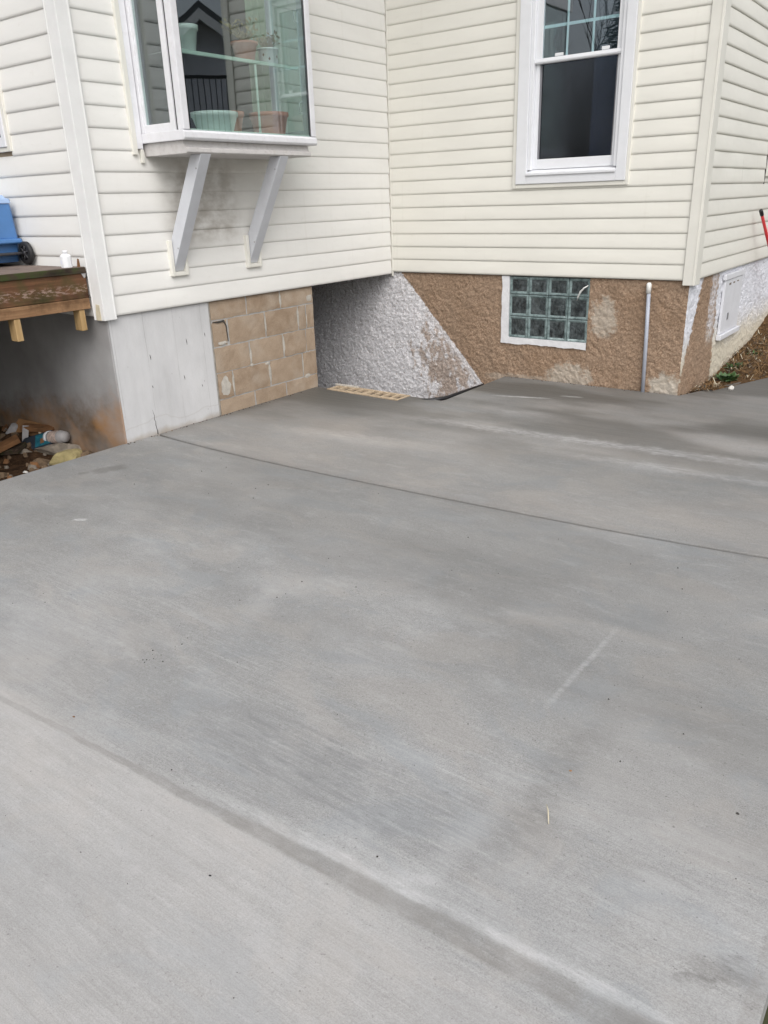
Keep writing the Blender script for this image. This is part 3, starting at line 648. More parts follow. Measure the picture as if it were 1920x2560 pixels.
# block wall: every block on its own, over a recessed mortar backing
bw = thing('x', '', '', (0, 0, 0)); bpy.data.objects.remove(bw)
mo = MB(); mo.box(-0.200, -0.0215, -2.350, -1.163, -1.0, -0.004)
mort = part('mortar_bed', mo, 'mortar', house)
zs = [(-0.142, -0.004), (-0.347, -0.152), (-0.546, -0.357), (-0.757, -0.556), (-0.96, -0.767)]
heads = [[-2.345, -1.960, -1.570, -1.158], [-2.345, -2.173, -1.765, -1.367, -1.262, -1.160], [-2.345, -1.964, -1.568, -1.283, -1.160],
         [-2.345, -2.173, -1.757, -1.342, -1.158], [-2.345, -1.950, -1.573, -1.158]]
for r_, ((z0, z1), hs_) in enumerate(zip(zs, heads)):
    for a, b_ in zip(hs_[:-1], hs_[1:]):
        mb = MB(); g0 = 0.0065 + random.uniform(-0.001, 0.003); jx = random.uniform(-0.0025, 0.0015)
        if r_ == 1 and a < -2.3: jx = -0.0045                    # chipped, set-back half block beside the poured wall
        P = []
        w = 10; hN = 6
        ys = np.linspace(a + g0, b_ - g0, w); zz = np.linspace(z0, z1, hN)
        for i in range(hN):
            for j in range(w):
                e = 1.0 if i in (0, hN - 1) or j in (0, w - 1) else 0.0
                P.append((-0.015 + jx + random.uniform(-0.0008, 0.0008) - 0.0022 * e, ys[j] + (random.uniform(-0.003, 0.003) if e else 0), zz[i] + (random.uniform(-0.003, 0.003) if e else 0)))
        fs = [(i * w + j, i * w + j + 1, (i + 1) * w + j + 1, (i + 1) * w + j) for i in range(hN - 1) for j in range(w - 1)]
        rim = [j for j in range(w)] + [i * w + w - 1 for i in range(1, hN)] + [(hN - 1) * w + j for j in range(w - 2, -1, -1)] + [i * w for i in range(hN - 2, 0, -1)]
        mb.add(P, fs, False)
        base = [(-0.19, P[i][1], P[i][2]) for i in rim]; nr = len(rim)
        mb.add([P[i] for i in rim] + base, [(i, (i + 1) % nr, nr + (i + 1) % nr, nr + i) for i in range(nr)])
        mb.add(base, [tuple(range(nr))])
        part('concrete_block', mb, 'block_white' if False else 'block_tan', house)
def smear(y, z, w, h, n, mat, x=-0.0138):
    mb = MB(); P = [(x + 0.003, y, z)]
    for k in range(n):
        t = 2 * math.pi * k / n; q = random.uniform(0.75, 1.2)
        P.append((x - 0.002, y + w * q * math.cos(t), z + h * q * math.sin(t)))
    mb.add(P, [(0, 1 + k, 1 + (k + 1) % n) for k in range(n)], True)
    part('mortar_smear', mb, mat, house)
for (y, z, w, h) in ((-2.245, -0.325, 0.055, 0.014), (-1.765, -0.25, 0.010, 0.075), (-1.369, -0.24, 0.014, 0.085), (-1.960, -0.47, 0.012, 0.07), (-1.958, -0.545, 0.020, 0.014),
                     (-1.568, -0.44, 0.014, 0.085), (-1.757, -0.66, 0.016, 0.09), (-1.775, -0.565, 0.03, 0.012), (-2.175, -0.66, 0.012, 0.09), (-1.572, -0.075, 0.012, 0.06), (-1.30, -0.76, 0.04, 0.018),
                     (-1.21, -0.10, 0.035, 0.03), (-1.345, -0.65, 0.008, 0.08), (-1.262, -0.28, 0.006, 0.06)):
    smear(y, z, w, h, 12, 'mortar_pale')
smear(-2.262, -0.660, 0.055, 0.090, 14, 'mortar_pale', -0.0128)
# dark cavity on the chipped block
cv = MB(); cv.tube([(-0.016, -2.325, -0.158), (-0.014, -2.27, -0.163), (-0.0155, -2.215, -0.160), (-0.0165, -2.192, -0.20), (-0.017, -2.185, -0.32)], [0.003, 0.007, 0.008, 0.005, 0.002], 6)
part('chipped_gap', cv, 'grit_dark', house)
# ragged white plaster edge of the pour against the blocks
rg = MB(); L0 = []; L1 = []
for k in range(40):
    z = -0.004 - 0.872 * k / 39
    L0.append((-0.0125, -2.356, z)); L1.append((-0.0135, -2.345 + 0.014 * (fbm(np.array(k * 0.31), np.array(2.2), 4) - 0.35), z))
rg.add(L0 + L1, [(i, i + 1, 41 + i, 40 + i) for i in range(39)], True)
rg.add([(p[0] - 0.008, p[1], p[2]) for p in L1] + L1, [(i, i + 1, 41 + i, 40 + i) for i in range(39)], True)
part('plaster_edge', rg, 'mortar_pale', house)

def stucco_grid(F, u0, u1, z0, z1, hole=None, du=0.0085, seed=1):
    
    nu = int((u1 - u0) / du) + 1; nz = int((z1 - z0) / du) + 1
    U, Z = np.meshgrid(np.linspace(u0, u1, nu), np.linspace(z0, z1, nz))
    D = 0.010 * (fbm(U * 9, Z * 9, seed, 3) - 0.5) + 0.008 * (fbm(U * 30, Z * 30, seed + 5, 2) - 0.5) + 0.010 * (vnoise(U * 72, Z * 72, seed + 9) - 0.5)
    D = np.where(U <= u0 + 1e-6, 0, D); D = np.where(U >= u1 - 1e-6, 0, D)
    keep = np.ones((nz - 1, nu - 1), bool)
    if hole:
        Uc = (U[:-1, :-1] + U[1:, 1:]) / 2; Zc = (Z[:-1, :-1] + Z[1:, 1:]) / 2
        keep = ~((Uc > hole[0]) & (Uc < hole[1]) & (Zc > hole[2]) & (Zc < hole[3]))
    P = np.stack(F(U, D, Z), -1); mb = MB(); mb.grid(P, True, keep); return mb
sb = stucco_grid(lambda u, n, z: (u, 0.0150 - n, z), -2.6, LB - 0.0155, -2.0, 0.014, (1.225, 2.018, -0.560, 0.2), seed=3)
o = part('stucco_wall', sb, 'stucco', house, fixn=False)
sdm = stucco_grid(lambda u, n, z: (LB - 0.0155 + n, u, z), 0.015, 4.2, -1.3, 0.014, seed=9)
part('stucco_wall', sdm, 'stucco', house, fixn=False)
fb = MB(); fb.box(-2.6, 1.20, 0.03, 0.30, -2.0, 0.010); fb.box(2.03, LB - 0.04, 0.03, 0.30, -2.0, 0.010); fb.box(1.20, 2.03, 0.03, 0.30, -2.0, -0.59)
fb.box(LB - 0.30, LB - 0.035, 0.301, 4.2, -1.6, 0.010)
part('foundation_core', fb, 'mortar', house)

# cellar passage under the left wing
ps = MB(); ps.box(-2.7, -0.03, -1.36, 0.0148, -0.001, 0.010)
part('floor_underside', ps, 'cellar_dark', house)
pw = MB(); pw.box(-2.7, -0.215, -1.46, -1.36, -2.0, -0.002); pw.box(-2.8, -2.7, -1.46, 0.03, -2.0, -0.002)
part('cellar_wall', pw, 'cellar_dark', house)
jm = MB(); jm.box(-0.214, -0.02, -1.36, -1.164, -2.0, -0.965); 
part('cellar_jamb', jm, 'cellar_dark', house)

# ------------------------------------------------------------------ glass block window
gw = MB()
def rough_strip(pts_in, pts_out, y0, y1):
    n = len(pts_in); vs = [(p[0], y0, p[1]) for p in pts_in] + [(p[0], y0, p[1]) for p in pts_out] + [(p[0], y1, p[1]) for p in pts_in] + [(p[0], y1, p[1]) for p in pts_out]
    fs = []
    for i in range(n - 1):
        fs += [(i, i + 1, n + i + 1, n + i), (i, i + 1, 2 * n + i + 1, 2 * n + i), (n + i, n + i + 1, 3 * n + i + 1, 3 * n + i)]
    gw.add(vs, fs)
tin, tout = [], []
for k in range(30):
    z = 0.012 - 0.534 * k / 29; tin.append((1.2745, z)); tout.append((1.204 + 0.018 * (fbm(np.array(k * .3), np.array(1.), 3) - .5), z - 0.053 * k / 29))
for k in range(1, 42):
    x = 1.2745 + 0.748 * k / 41; tin.append((x, -0.522)); tout.append((1.204 + 0.820 * k / 41, -0.575 + 0.022 * (fbm(np.array(k * .35), np.array(7.), 5) - .5) - (0.0 if k > 3 else 0.0)))
rough_strip(tin, tout, 0.0045, 0.06)
gbw = part('glass_block_window', gw, 'block_white', house)
gx = [1.2755 + 0.1868 * i for i in range(4)]; gz = [-0.521, -0.331, -0.141]
def gblock():
    mb = MB(); w, h = 0.1845, 0.187
    mb.box(0, w, 0.0, 0.07, 0, h)
    return mb
proto = None
for i, x0 in enumerate(gx):
    for j, z0 in enumerate(gz):
        h = 0.1865 if j < 2 else 0.148; w = 0.1835
        fr = MB(); b0, b1 = 0.017, 0.0235                        # moulded rim, sloping bevel, sunk face
        def ring(ins, y): return [(x0 + ins, y, z0 + ins), (x0 + w - ins, y, z0 + ins), (x0 + w - ins, y, z0 + h - ins), (x0 + ins, y, z0 + h - ins)]
        rs = [ring(0, 0.050), ring(0, 0.019), ring(0.004, 0.0165), ring(0.011, 0.0165), ring(0.016, 0.0195), ring(b1, 0.0245)]
        for a, b_ in zip(rs[:-1], rs[1:]): fr.add(a + b_, [(k, (k + 1) % 4, 4 + (k + 1) % 4, 4 + k) for k in range(4)])
        rim = part('glass_block', fr, 'glass_block_edge', gbw, 0.0015, 1)
        fc = MB(); fc.add(ring(b1 - 0.001, 0.0243), [(0, 1, 2, 3)])
        part('block_face', fc, 'glass_block_face', rim) if False else None
        rim.data.materials.append(M['glass_block_face'])
        bm = bmesh.new(); bm.from_mesh(rim.data)
        oo = Vector(ORG[rim.name]); vs = [bm.verts.new(Vector(q) - oo) for q in ring(b1 - 0.0005, 0.0244)]
        f = bm.faces.new(vs); f.material_index = 1; f.normal_update()
        if f.normal.y > 0: f.normal_flip()
        bm.to_mesh(rim.data); bm.free()
bk = MB(); bk.box(1.2750, 2.0235, 0.052, 0.075, -0.522, 0.009)
part('block_mortar', bk, 'mortar', gbw)

# access panel on the far right return
apn = MB(); apn.box(LB - 0.012, LB + 0.010, 0.955, 1.545, -0.530, -0.070)
ap = part('access_panel', apn, 'panel_white', house, 0.004, 2)
t = MB(); t.box(LB - 0.012, LB + 0.030, 0.93, 1.585, -0.578, -0.534); part('panel_sill', t, 'panel_white', ap, 0.006, 2)
t = MB(); t.box(LB - 0.012, LB + 0.018, 0.93, 1.575, -0.066, -0.020); part('panel_head', t, 'panel_white', ap, 0.004, 2)
t = MB(); t.box(LB + 0.0105, LB + 0.020, 1.13, 1.15, -0.42, -0.36); part('latch', t, 'steel_grey', ap, 0.002, 1)
t = MB()
for k in range(3): t.box(LB + 0.0102, LB + 0.0115, 1.08 + 0.13 * k, 1.14 + 0.13 * k, -0.118 + 0.004 * k, -0.100)
part('torn_tape', t, 'stone_grey', ap)

# ------------------------------------------------------------------ right wing window
wf = MB()
wf.box(1.325, 1.421, -0.034, 0.002, 0.755, 2.53); wf.box(2.189, 2.265, -0.034, 0.002, 0.755, 2.53)
wf.box(1.4215, 2.1885, -0.0335, 0.002, 0.755, 0.822); wf.box(1.4215, 2.1885, -0.0335, 0.002, 2.45, 2.53)
win = part('window', wf, 'trim_white', house, 0.004, 2); win['label'] = 'white double hung window with grid in the upper sash'
jt = MB(); jt.box(1.290, 1.3245, -0.024, 0.0, 0.722, 2.56); jt.box(2.2655, 2.2905, -0.024, 0.0, 0.722, 2.56); jt.box(1.325, 2.265, -0.0235, 0.0, 0.722, 0.7545)
part('outer_trim', jt, 'trim_cream', win, 0.004, 2)
si = MB(); si.prism([(-0.046, 0.818), (-0.046, 0.838), (0.03, 0.862), (0.11, 0.866), (0.11, 0.818)], lambda p, x: (x, p[0], p[1]), 1.4225, 2.1875)
part('sill', si, 'trim_white', win, 0.004, 2)
fm = MB(); fm.box(1.4222, 1.452, -0.020, 0.11, 0.860, 2.449); fm.box(2.158, 2.1878, -0.020, 0.11, 0.860, 2.449); fm.box(1.4525, 2.1575, -0.015, 0.11, 2.40, 2.449)
part('frame', fm, 'trim_white', win, 0.004, 2)
ls = MB(); ls.box(1.4525, 1.486, 0.018, 0.060, 0.864, 1.64); ls.box(2.126, 2.1575, 0.018, 0.060, 0.864, 1.64); ls.box(1.4862, 2.1258, 0.0185, 0.060, 0.864, 0.940)
lsh = part('lower_sash', ls, 'trim_white', win, 0.003, 2)
g = MB(); g.box(1.486, 2.126, 0.044, 0.048, 0.940, 1.632); part('pane', g, 'glass_screened', lsh)
g = MB(); g.box(1.4865, 1.500, 0.030, 0.042, 0.941, 1.62); g.box(2.114, 2.1255, 0.030, 0.042, 0.941, 1.62); part('screen_frame', g, 'screen_frame', lsh, 0.001, 1)
us = MB(); us.box(1.4525, 1.506, 0.004, 0.040, 1.666, 2.40); us.box(2.118, 2.1575, 0.004, 0.040, 1.666, 2.40); us.box(1.5062, 2.1178, 0.0045, 0.040, 2.352, 2.40)
us.prism([(-0.006, 1.628), (-0.012, 1.640), (-0.006, 1.664), (0.040, 1.6665), (0.040, 1.628)], lambda p, x: (x, p[0], p[1]), 1.4527, 2.1573)
ush = part('upper_sash', us, 'trim_white', win, 0.003, 2)
g = MB(); g.box(1.506, 2.118, 0.018, 0.022, 1.665, 2.353); part('pane', g, 'glass_clear', ush)
for xx in (1.704, 1.915):
    g = MB(); g.box(xx - 0.009, xx + 0.009, 0.0265, 0.034, 1.667, 2.352); part('muntin', g, 'muntin', ush, 0.002, 1)
for zz in (1.880, 2.115):
    g = MB(); g.box(1.5063, 2.1177, 0.0275, 0.033, zz - 0.011, zz + 0.011); part('muntin', g, 'muntin', ush, 0.002, 1)
g = MB(); g.box(1.62, 1.69, -0.002, 0.004, 1.6668, 1.688); part('sash_lock', g, 'plastic_white', ush, 0.002, 1)
g = MB(); g.box(2.0, 2.06, -0.002, 0.004, 1.6668, 1.690); part('sash_lock', g, 'plastic_white', ush, 0.002, 1)
g = MB(); g.box(1.80, 2.12, 0.35, 0.37, 0.95, 2.4); part('curtain', g, 'room_wall', win)

# left window above the deck, only its edge is in view; far right window likewise
wl = MB(); wl.box(-0.80, -0.755, LA - 0.034, LA, 1.075, 2.53); wl.box(-1.70, -1.655, LA - 0.034, LA, 1.075, 2.53); wl.box(-1.655, -0.80, LA - 0.0335, LA, 1.075, 1.135); wl.box(-1.655, -0.80, LA - 0.0335, LA, 2.47, 2.53)
w2 = part('window', wl, 'trim_white', house, 0.004, 2)
t = MB(); t.box(-0.7548, -0.722, LA - 0.026, LA, 1.047, 2.56); t.box(-1.73, -0.7552, LA - 0.0255, LA, 1.047, 1.0745); part('outer_trim', t, 'trim_cream', w2, 0.004, 2)
t = MB(); t.box(-1.655, -0.80, LA - 0.006, LA - 0.002, 1.135, 2.47); part('pane', t, 'sealant', w2)
wr = MB(); wr.box(LB, LB + 0.034, 1.885, 1.94, 0.79, 2.53); wr.box(LB, LB + 0.034, 2.76, 2.82, 0.79, 2.53); wr.box(LB, LB + 0.0335, 1.94, 2.76, 0.79, 0.85); wr.box(LB, LB + 0.0335, 1.94, 2.76, 2.47, 2.53)
w3 = part('window', wr, 'trim_white', house, 0.004, 2)
t = MB(); t.box(LB, LB + 0.026, 1.862, 1.8848, 0.760, 2.56); t.box(LB, LB + 0.0255, 1.885, 2.82, 0.760, 0.7895); part('outer_trim', t, 'trim_cream', w3, 0.004, 2)
t = MB(); t.box(LB - 0.001, LB + 0.012, 1.846, 1.8615, 0.70, 2.5); part('gap_seal', t, 'dark_gap', w3)
t = MB(); t.box(LB + 0.002, LB + 0.006, 1.94, 2.76, 0.85, 2.47); part('pane', t, 'sealant', w3)

# ------------------------------------------------------------------ bay window on the left wing
B0, B1, BX = -2.785, -1.525, 0.440
bs = MB()
bs.prism([(0.0, 1.062), (BX - 0.004, 1.062), (BX + 0.006, 1.075), (BX + 0.004, 1.108), (BX - 0.010, 1.121), (0.0, 1.121)], lambda p, y: (p[0], y, p[1]), B0 - 0.006, B1 + 0.004)
bay = part('bay_window', bs, 'bay_white', house, 0.004, 2); bay['label'] = 'white projecting bay window on two grey braces'
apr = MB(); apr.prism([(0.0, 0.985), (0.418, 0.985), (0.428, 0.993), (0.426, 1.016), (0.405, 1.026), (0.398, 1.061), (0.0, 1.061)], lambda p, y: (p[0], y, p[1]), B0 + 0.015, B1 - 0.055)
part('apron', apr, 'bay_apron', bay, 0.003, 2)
for bx4 in ((BX - 0.058, BX, B0, B0 + 0.050), (BX - 0.030, BX, B1 - 0.050, B1), (0.0, 0.048, B0, B0 + 0.045), (0.0, 0.048, B1 - 0.045, B1)):
    cp = MB(); cp.box(*bx4, 1.1215, 2.5); part('corner_mullion', cp, 'bay_white', bay, 0.005, 2)
hd = MB(); hd.box(-0.02, BX + 0.02, B0 - 0.02, B1 + 0.02, 2.5, 2.62); part('head', hd, 'bay_white', bay, 0.005, 2)
st = MB(); st.box(-0.12, BX - 0.012, B0 + 0.046, B1 - 0.046, 1.1212, 1.128); part('seat_board', st, 'shelf_white', bay, 0.002, 1)
# left flank sash
fs_ = MB(); ys0, ys1 = B0 + 0.004, B0 + 0.038
fs_.box(0.0485, 0.064, ys0, ys1, 1.122, 2.499); fs_.box(0.312, 0.360, ys0 - 0.002, ys1, 1.122, 2.499); fs_.box(0.0642, 0.3118, ys0, ys1, 1.122, 1.168); fs_.box(0.0642, 0.3118, ys0, ys1, 2.44, 2.499)
fsh = part('flank_sash', fs_, 'bay_white', bay, 0.003, 2)
t = MB(); t.box(0.064, 0.312, B0 + 0.018, B0 + 0.022, 1.168, 2.44); part('pane', t, 'glass_pane', fsh)
t = MB(); t.box(0.3605, 0.3665, B0 + 0.012, B0 + 0.03, 1.122, 2.499); part('seal', t, 'sealant', fsh)
fs_ = MB(); fs_.box(0.0485, 0.09, B1 - 0.038, B1 - 0.004, 1.122, 2.499); fs_.box(0.35, 0.409, B1 - 0.038, B1 - 0.004, 1.122, 2.499); fs_.box(0.0902, 0.3498, B1 - 0.038, B1 - 0.004, 1.122, 1.168); fs_.box(0.0902, 0.3498, B1 - 0.038, B1 - 0.004, 2.44, 2.499)
fsh2 = part('flank_sash', fs_, 'bay_white', bay, 0.003, 2)
t = MB(); t.box(0.09, 0.35, B1 - 0.022, B1 - 0.018, 1.168, 2.44); part('pane', t, 'glass_pane', fsh2)
t = MB()
for zz in (1.28, 1.86): t.tube([(0.36, B1 - 0.040, zz), (0.35, B1 - 0.065, zz + 0.01), (0.35, B1 - 0.065, zz + 0.07), (0.36, B1 - 0.040, zz + 0.08)], 0.005, 6)
part('window_crank', t, 'plastic_white', fsh2)
t = MB(); t.box(BX - 0.013, BX - 0.008, B0 + 0.050, B1 - 0.050, 1.1215, 2.5); part('front_pane', t, 'glass_pane', bay)
t = MB(); t.box(BX - 0.020, BX - 0.006, B1 - 0.0595, B1 - 0.0505, 1.122, 2.499); part('seal', t, 'sealant', bay)
t = MB(); t.box(BX - 0.020, BX - 0.006, B0 + 0.0505, B0 + 0.056, 1.122, 2.499); part('seal', t, 'sealant', bay)
t = MB(); t.box(0.0, 0.030, -2.872, -2.838, 0.995, 2.69); part('wall_trim', t, 'trim_cream', bay, 0.003, 2)
t = MB(); t.box(0.0, 0.028, -2.837, B0 - 0.007, 1.03, 2.69); part('wall_trim', t, 'bay_white', bay, 0.003, 2)
t = MB(); t.box(0.0, 0.030, -2.815, -2.792, 0.945, 1.028); part('wall_trim', t, 'trim_cream', bay, 0.003, 2)
t = MB(); t.box(0.0, 0.026, B1 + 0.005, B1 + 0.035, 1.03, 2.69); part('wall_trim', t, 'trim_cream', bay, 0.003, 2)
t = MB(); t.box(0.10, 0.36, B0 + 0.06, B1 - 0.06, 1.566, 1.574); shf = part('glass_shelf', t, 'glass_clear', bay)
t = MB(); t.box(0.345, 0.362, B0 + 0.06, B1 - 0.06, 1.560, 1.582); part('shelf_edge', t, 'shelf_white', bay, 0.003, 1)
t = MB(); t.tube([(0.352, -2.02, 1.1285), (0.352, -2.02, 1.5595)], 0.008, 8); part('shelf_post', t, 'shelf_white', bay)

def brace(yc):
    b = MB(); y0, y1 = yc - 0.0435, yc + 0.0435
    b.prism([(0.012, 0.243), (0.012, 0.440), (0.318, 0.984), (0.424, 0.984)], lambda p, y: (p[0], y, p[1]), y0, y1)
    o = part('brace', b, 'brace_grey', house, 0.004, 2)
    for zz, xx in ((0.40, 0.085), (0.90, 0.360)):
        t = MB(); t.lathe([(0.0, 0.0032), (0.0045, 0.0026), (0.006, 0.0)], (xx, y0 + 0.0005, zz), (0, -1, 0), 10); part('screw_head', t, 'steel_grey', o)
    t = MB(); t.box(0.0, 0.036, y0 - 0.034, y0 - 0.006, 0.212, 0.452); part('trim_strip', t, 'trim_cream', o, 0.004, 2)
    t = MB(); t.box(0.0, 0.036, y1 + 0.006, y1 + 0.030, 0.212, 0.330); part('trim_strip', t, 'trim_cream', o, 0.004, 2)
    t = MB(); t.box(0.0, 0.034, y0 - 0.005, y1 + 0.005, 0.212, 0.238); part('trim_strip', t, 'trim_cream', o, 0.004, 2)
    return o
brace(-2.609); brace(-1.866)

# plants and pots standing in the bay
def pot(name, label, cat, x, y, z, r0, r1, h, mat, group=None, rim=0.018, soil=True):
    t = thing(name, label, cat, (x, y, z), group)
    m = MB(); m.lathe([(0.0, 0.001), (r0, 0.001), (r0 + 0.004, 0.006), (r1, h - rim), (r1 + 0.008, h - rim + 0.002), (r1 + 0.009, h), (r1 - 0.004, h), (r1 - 0.008, h - 0.03), (0.0, h - 0.03)], (x, y, z), n=28)
    part('pot_body', m, mat, t)
    if soil:
        m = MB(); m.lathe([(0.0, 0.004), (r1 - 0.0085, 0.0)], (x, y, z + h - 0.027), n=16); part('soil', m, 'soil', t)
    return t
def sprigs(t, x, y, z, n, h, spread, mat):
    m = MB(); rr = random.Random(5 + n)
    for k in range(n):
        a = rr.uniform(0, 6.28); L_ = h * rr.uniform(0.5, 1.0); s_ = spread * rr.uniform(0.3, 1)
        p = [(x + 0.4 * s_ * q * math.cos(a) + 0.6 * s_ * q * q * math.cos(a), y + s_ * q * math.sin(a), z + L_ * (q - 0.25 * q * q)) for q in (0, .33, .66, 1)]
        m.tube(p, [0.003, 0.003, 0.0024, 0.0008], 4)
        for q in (1, 2, 3):
            c = Vector(p[q]); d = Vector((rr.uniform(-1, 1), rr.uniform(-1, 1), rr.uniform(-.3, 1))).normalized() * 0.035; e = d.orthogonal().normalized() * 0.007
            m.add([c, c + d * .5 + e, c + d, c + d * .5 - e], [(0, 1, 2, 3)], True)
    part('foliage', m, mat, t, fixn=False)
SZ = 1.5745
p = pot('flower_pot', 'tall pale mint plastic pot at the left end of the bay window shelf', 'flower pot', 0.25, -2.515, SZ, 0.045, 0.068, 0.165, 'plastic_mint', rim=0.03)
p = pot('flower_pot', 'terracotta pot on the shelf above the white shelf post', 'flower pot', 0.22, -1.975, SZ, 0.055, 0.085, 0.135, 'terracotta'); sprigs(p, 0.22, -1.975, SZ + 0.11, 26, 0.22, 0.16, 'leaf_dry')
p = pot('planter_mug', 'white ceramic pot with orange flowers and a drying plant on the shelf', 'pot', 0.24, -1.765, SZ, 0.060, 0.070, 0.115, 'plastic_white', rim=0.012); sprigs(p, 0.24, -1.765, SZ + 0.09, 30, 0.16, 0.10, 'leaf_dry')
m = MB()
for (a, zz) in ((0.2, 0.06), (-0.7, 0.045), (-1.3, 0.07), (0.9, 0.05)):
    c = Vector((0.24 + 0.0695 * math.cos(a), -1.765 + 0.0695 * math.sin(a), SZ + zz)); tt = Vector((-math.sin(a), math.cos(a), 0)) * 0.008; nn = Vector((math.cos(a), math.sin(a), 0)) * 0.002
    m.add([c + nn - tt, c + nn + Vector((0, 0, .012)), c + nn + tt, c + nn - Vector((0, 0, .012))], [(0, 1, 2, 3)])
part('painted_flower', m, 'wood_orange', p, fixn=False)
FZ = 1.1285
p = pot('planter_bowl', 'wide pale mint planter bowl on the bay window seat', 'planter', 0.24, -2.335, FZ, 0.115, 0.150, 0.125, 'plastic_mint', rim=0.03)
p = pot('flower_pot', 'large terracotta pot on the bay window seat beside the curtain', 'flower pot', 0.21, -1.775, FZ, 0.105, 0.135, 0.155, 'terracotta', rim=0.03)
p = pot('flower_pot', 'dark red clay pot on the seat between bowl and shelf post', 'flower pot', 0.12, -2.10, FZ, 0.08, 0.11, 0.15, 'terracotta', rim=0.03)
cu = MB(); P = []
ys = np.linspace(-1.77, -1.60, 40)
for zz in (1.1285, 1.5, 2.0, 2.46):
    P.append([(0.06 + 0.018 * math.sin((y + 2) * 95 + zz), y + 0.04 * (zz - 1.1) * 0.3, zz) for y in ys])
cu.grid(np.array(P)); cu_o = part('curtain', cu, 'curtain', None, fixn=False); tag(cu_o, 'pleated sage green curtain at the right side of the bay window', 'curtain')

# ------------------------------------------------------------------ concrete slab in three panels, with tooled joints
slab = struct(thing('concrete_slab', '', '', (2.0, -3.0, ZS)))
for k in ('label', 'category'): del slab[k]
XE = 4.595
_jc = np.polyfit([0, 0.5, 1.05, 2.07, 2.7, 3.09, 3.56, 4.12, 4.6], [-2.965, -3.0, -3.014, -2.99, -2.963, -2.945, -2.912, -2.840, -2.77], 4)
JY = lambda x: np.polyval(_jc, x)
def stains(x, y):
    n = fbm(x * 1.1, y * 2.6, 21, 4); n2 = fbm(x * 2.5, y * 7.0, 33, 4); n3 = fbm(x * 0.7, y * 1.2, 41, 3)
    sm = lambda v, a, b: np.clip((v - a) / (b - a), 0, 1) ** 2 * (3 - 2 * np.clip((v - a) / (b - a), 0, 1))
    ell = lambda cx, cy, rx, ry, rot=0.0, soft=1.0: np.exp(-soft * ((((x - cx) * math.cos(rot) + (y - cy) * math.sin(rot)) / rx) ** 2 + ((-(x - cx) * math.sin(rot) + (y - cy) * math.cos(rot)) / ry) ** 2))
    w = 0.10 * (n2 - 0.5)
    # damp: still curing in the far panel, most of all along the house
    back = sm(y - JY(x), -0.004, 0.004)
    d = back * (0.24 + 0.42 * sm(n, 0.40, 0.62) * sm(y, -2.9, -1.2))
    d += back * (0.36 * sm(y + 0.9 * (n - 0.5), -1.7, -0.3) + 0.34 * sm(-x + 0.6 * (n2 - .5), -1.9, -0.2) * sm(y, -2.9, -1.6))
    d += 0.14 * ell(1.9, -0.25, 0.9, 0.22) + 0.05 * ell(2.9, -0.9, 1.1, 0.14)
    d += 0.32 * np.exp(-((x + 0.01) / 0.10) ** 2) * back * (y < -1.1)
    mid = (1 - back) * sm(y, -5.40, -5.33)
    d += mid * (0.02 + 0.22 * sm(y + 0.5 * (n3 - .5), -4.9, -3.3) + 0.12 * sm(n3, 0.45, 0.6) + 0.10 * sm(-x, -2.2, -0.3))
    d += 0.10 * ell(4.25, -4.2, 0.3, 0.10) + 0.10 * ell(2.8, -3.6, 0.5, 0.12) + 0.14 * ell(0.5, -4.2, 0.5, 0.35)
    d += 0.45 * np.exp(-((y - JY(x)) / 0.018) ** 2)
    g = 0.30 * ell(1.35, -2.35, 0.75, 0.10, 0.05) + 0.20 * ell(0.55, -4.1, 0.30, 0.03, 0.5) + 0.20 * ell(2.5, -4.45, 0.05, 0.20, 0.4) + 0.12 * mid * sm(n2, 0.5, 0.68)
    fr = (1 - sm(y, -5.40, -5.34))
    g += fr * (0.30 + 0.18 * sm(n3, 0.40, 0.65)) + mid * 0.14 * sm(-y, 4.2, 5.3)
    b = 0.22 * fr + 0.25 * fr * sm(n3, 0.45, 0.65) + back * 0.35 * sm(n3, 0.40, 0.60) + 0.5 * ell(0.9, -2.15, 0.4, 0.18)
    cl = lambda v: np.clip(v, 0, 1)
    return cl(d), cl(g * 0.8), cl(b)

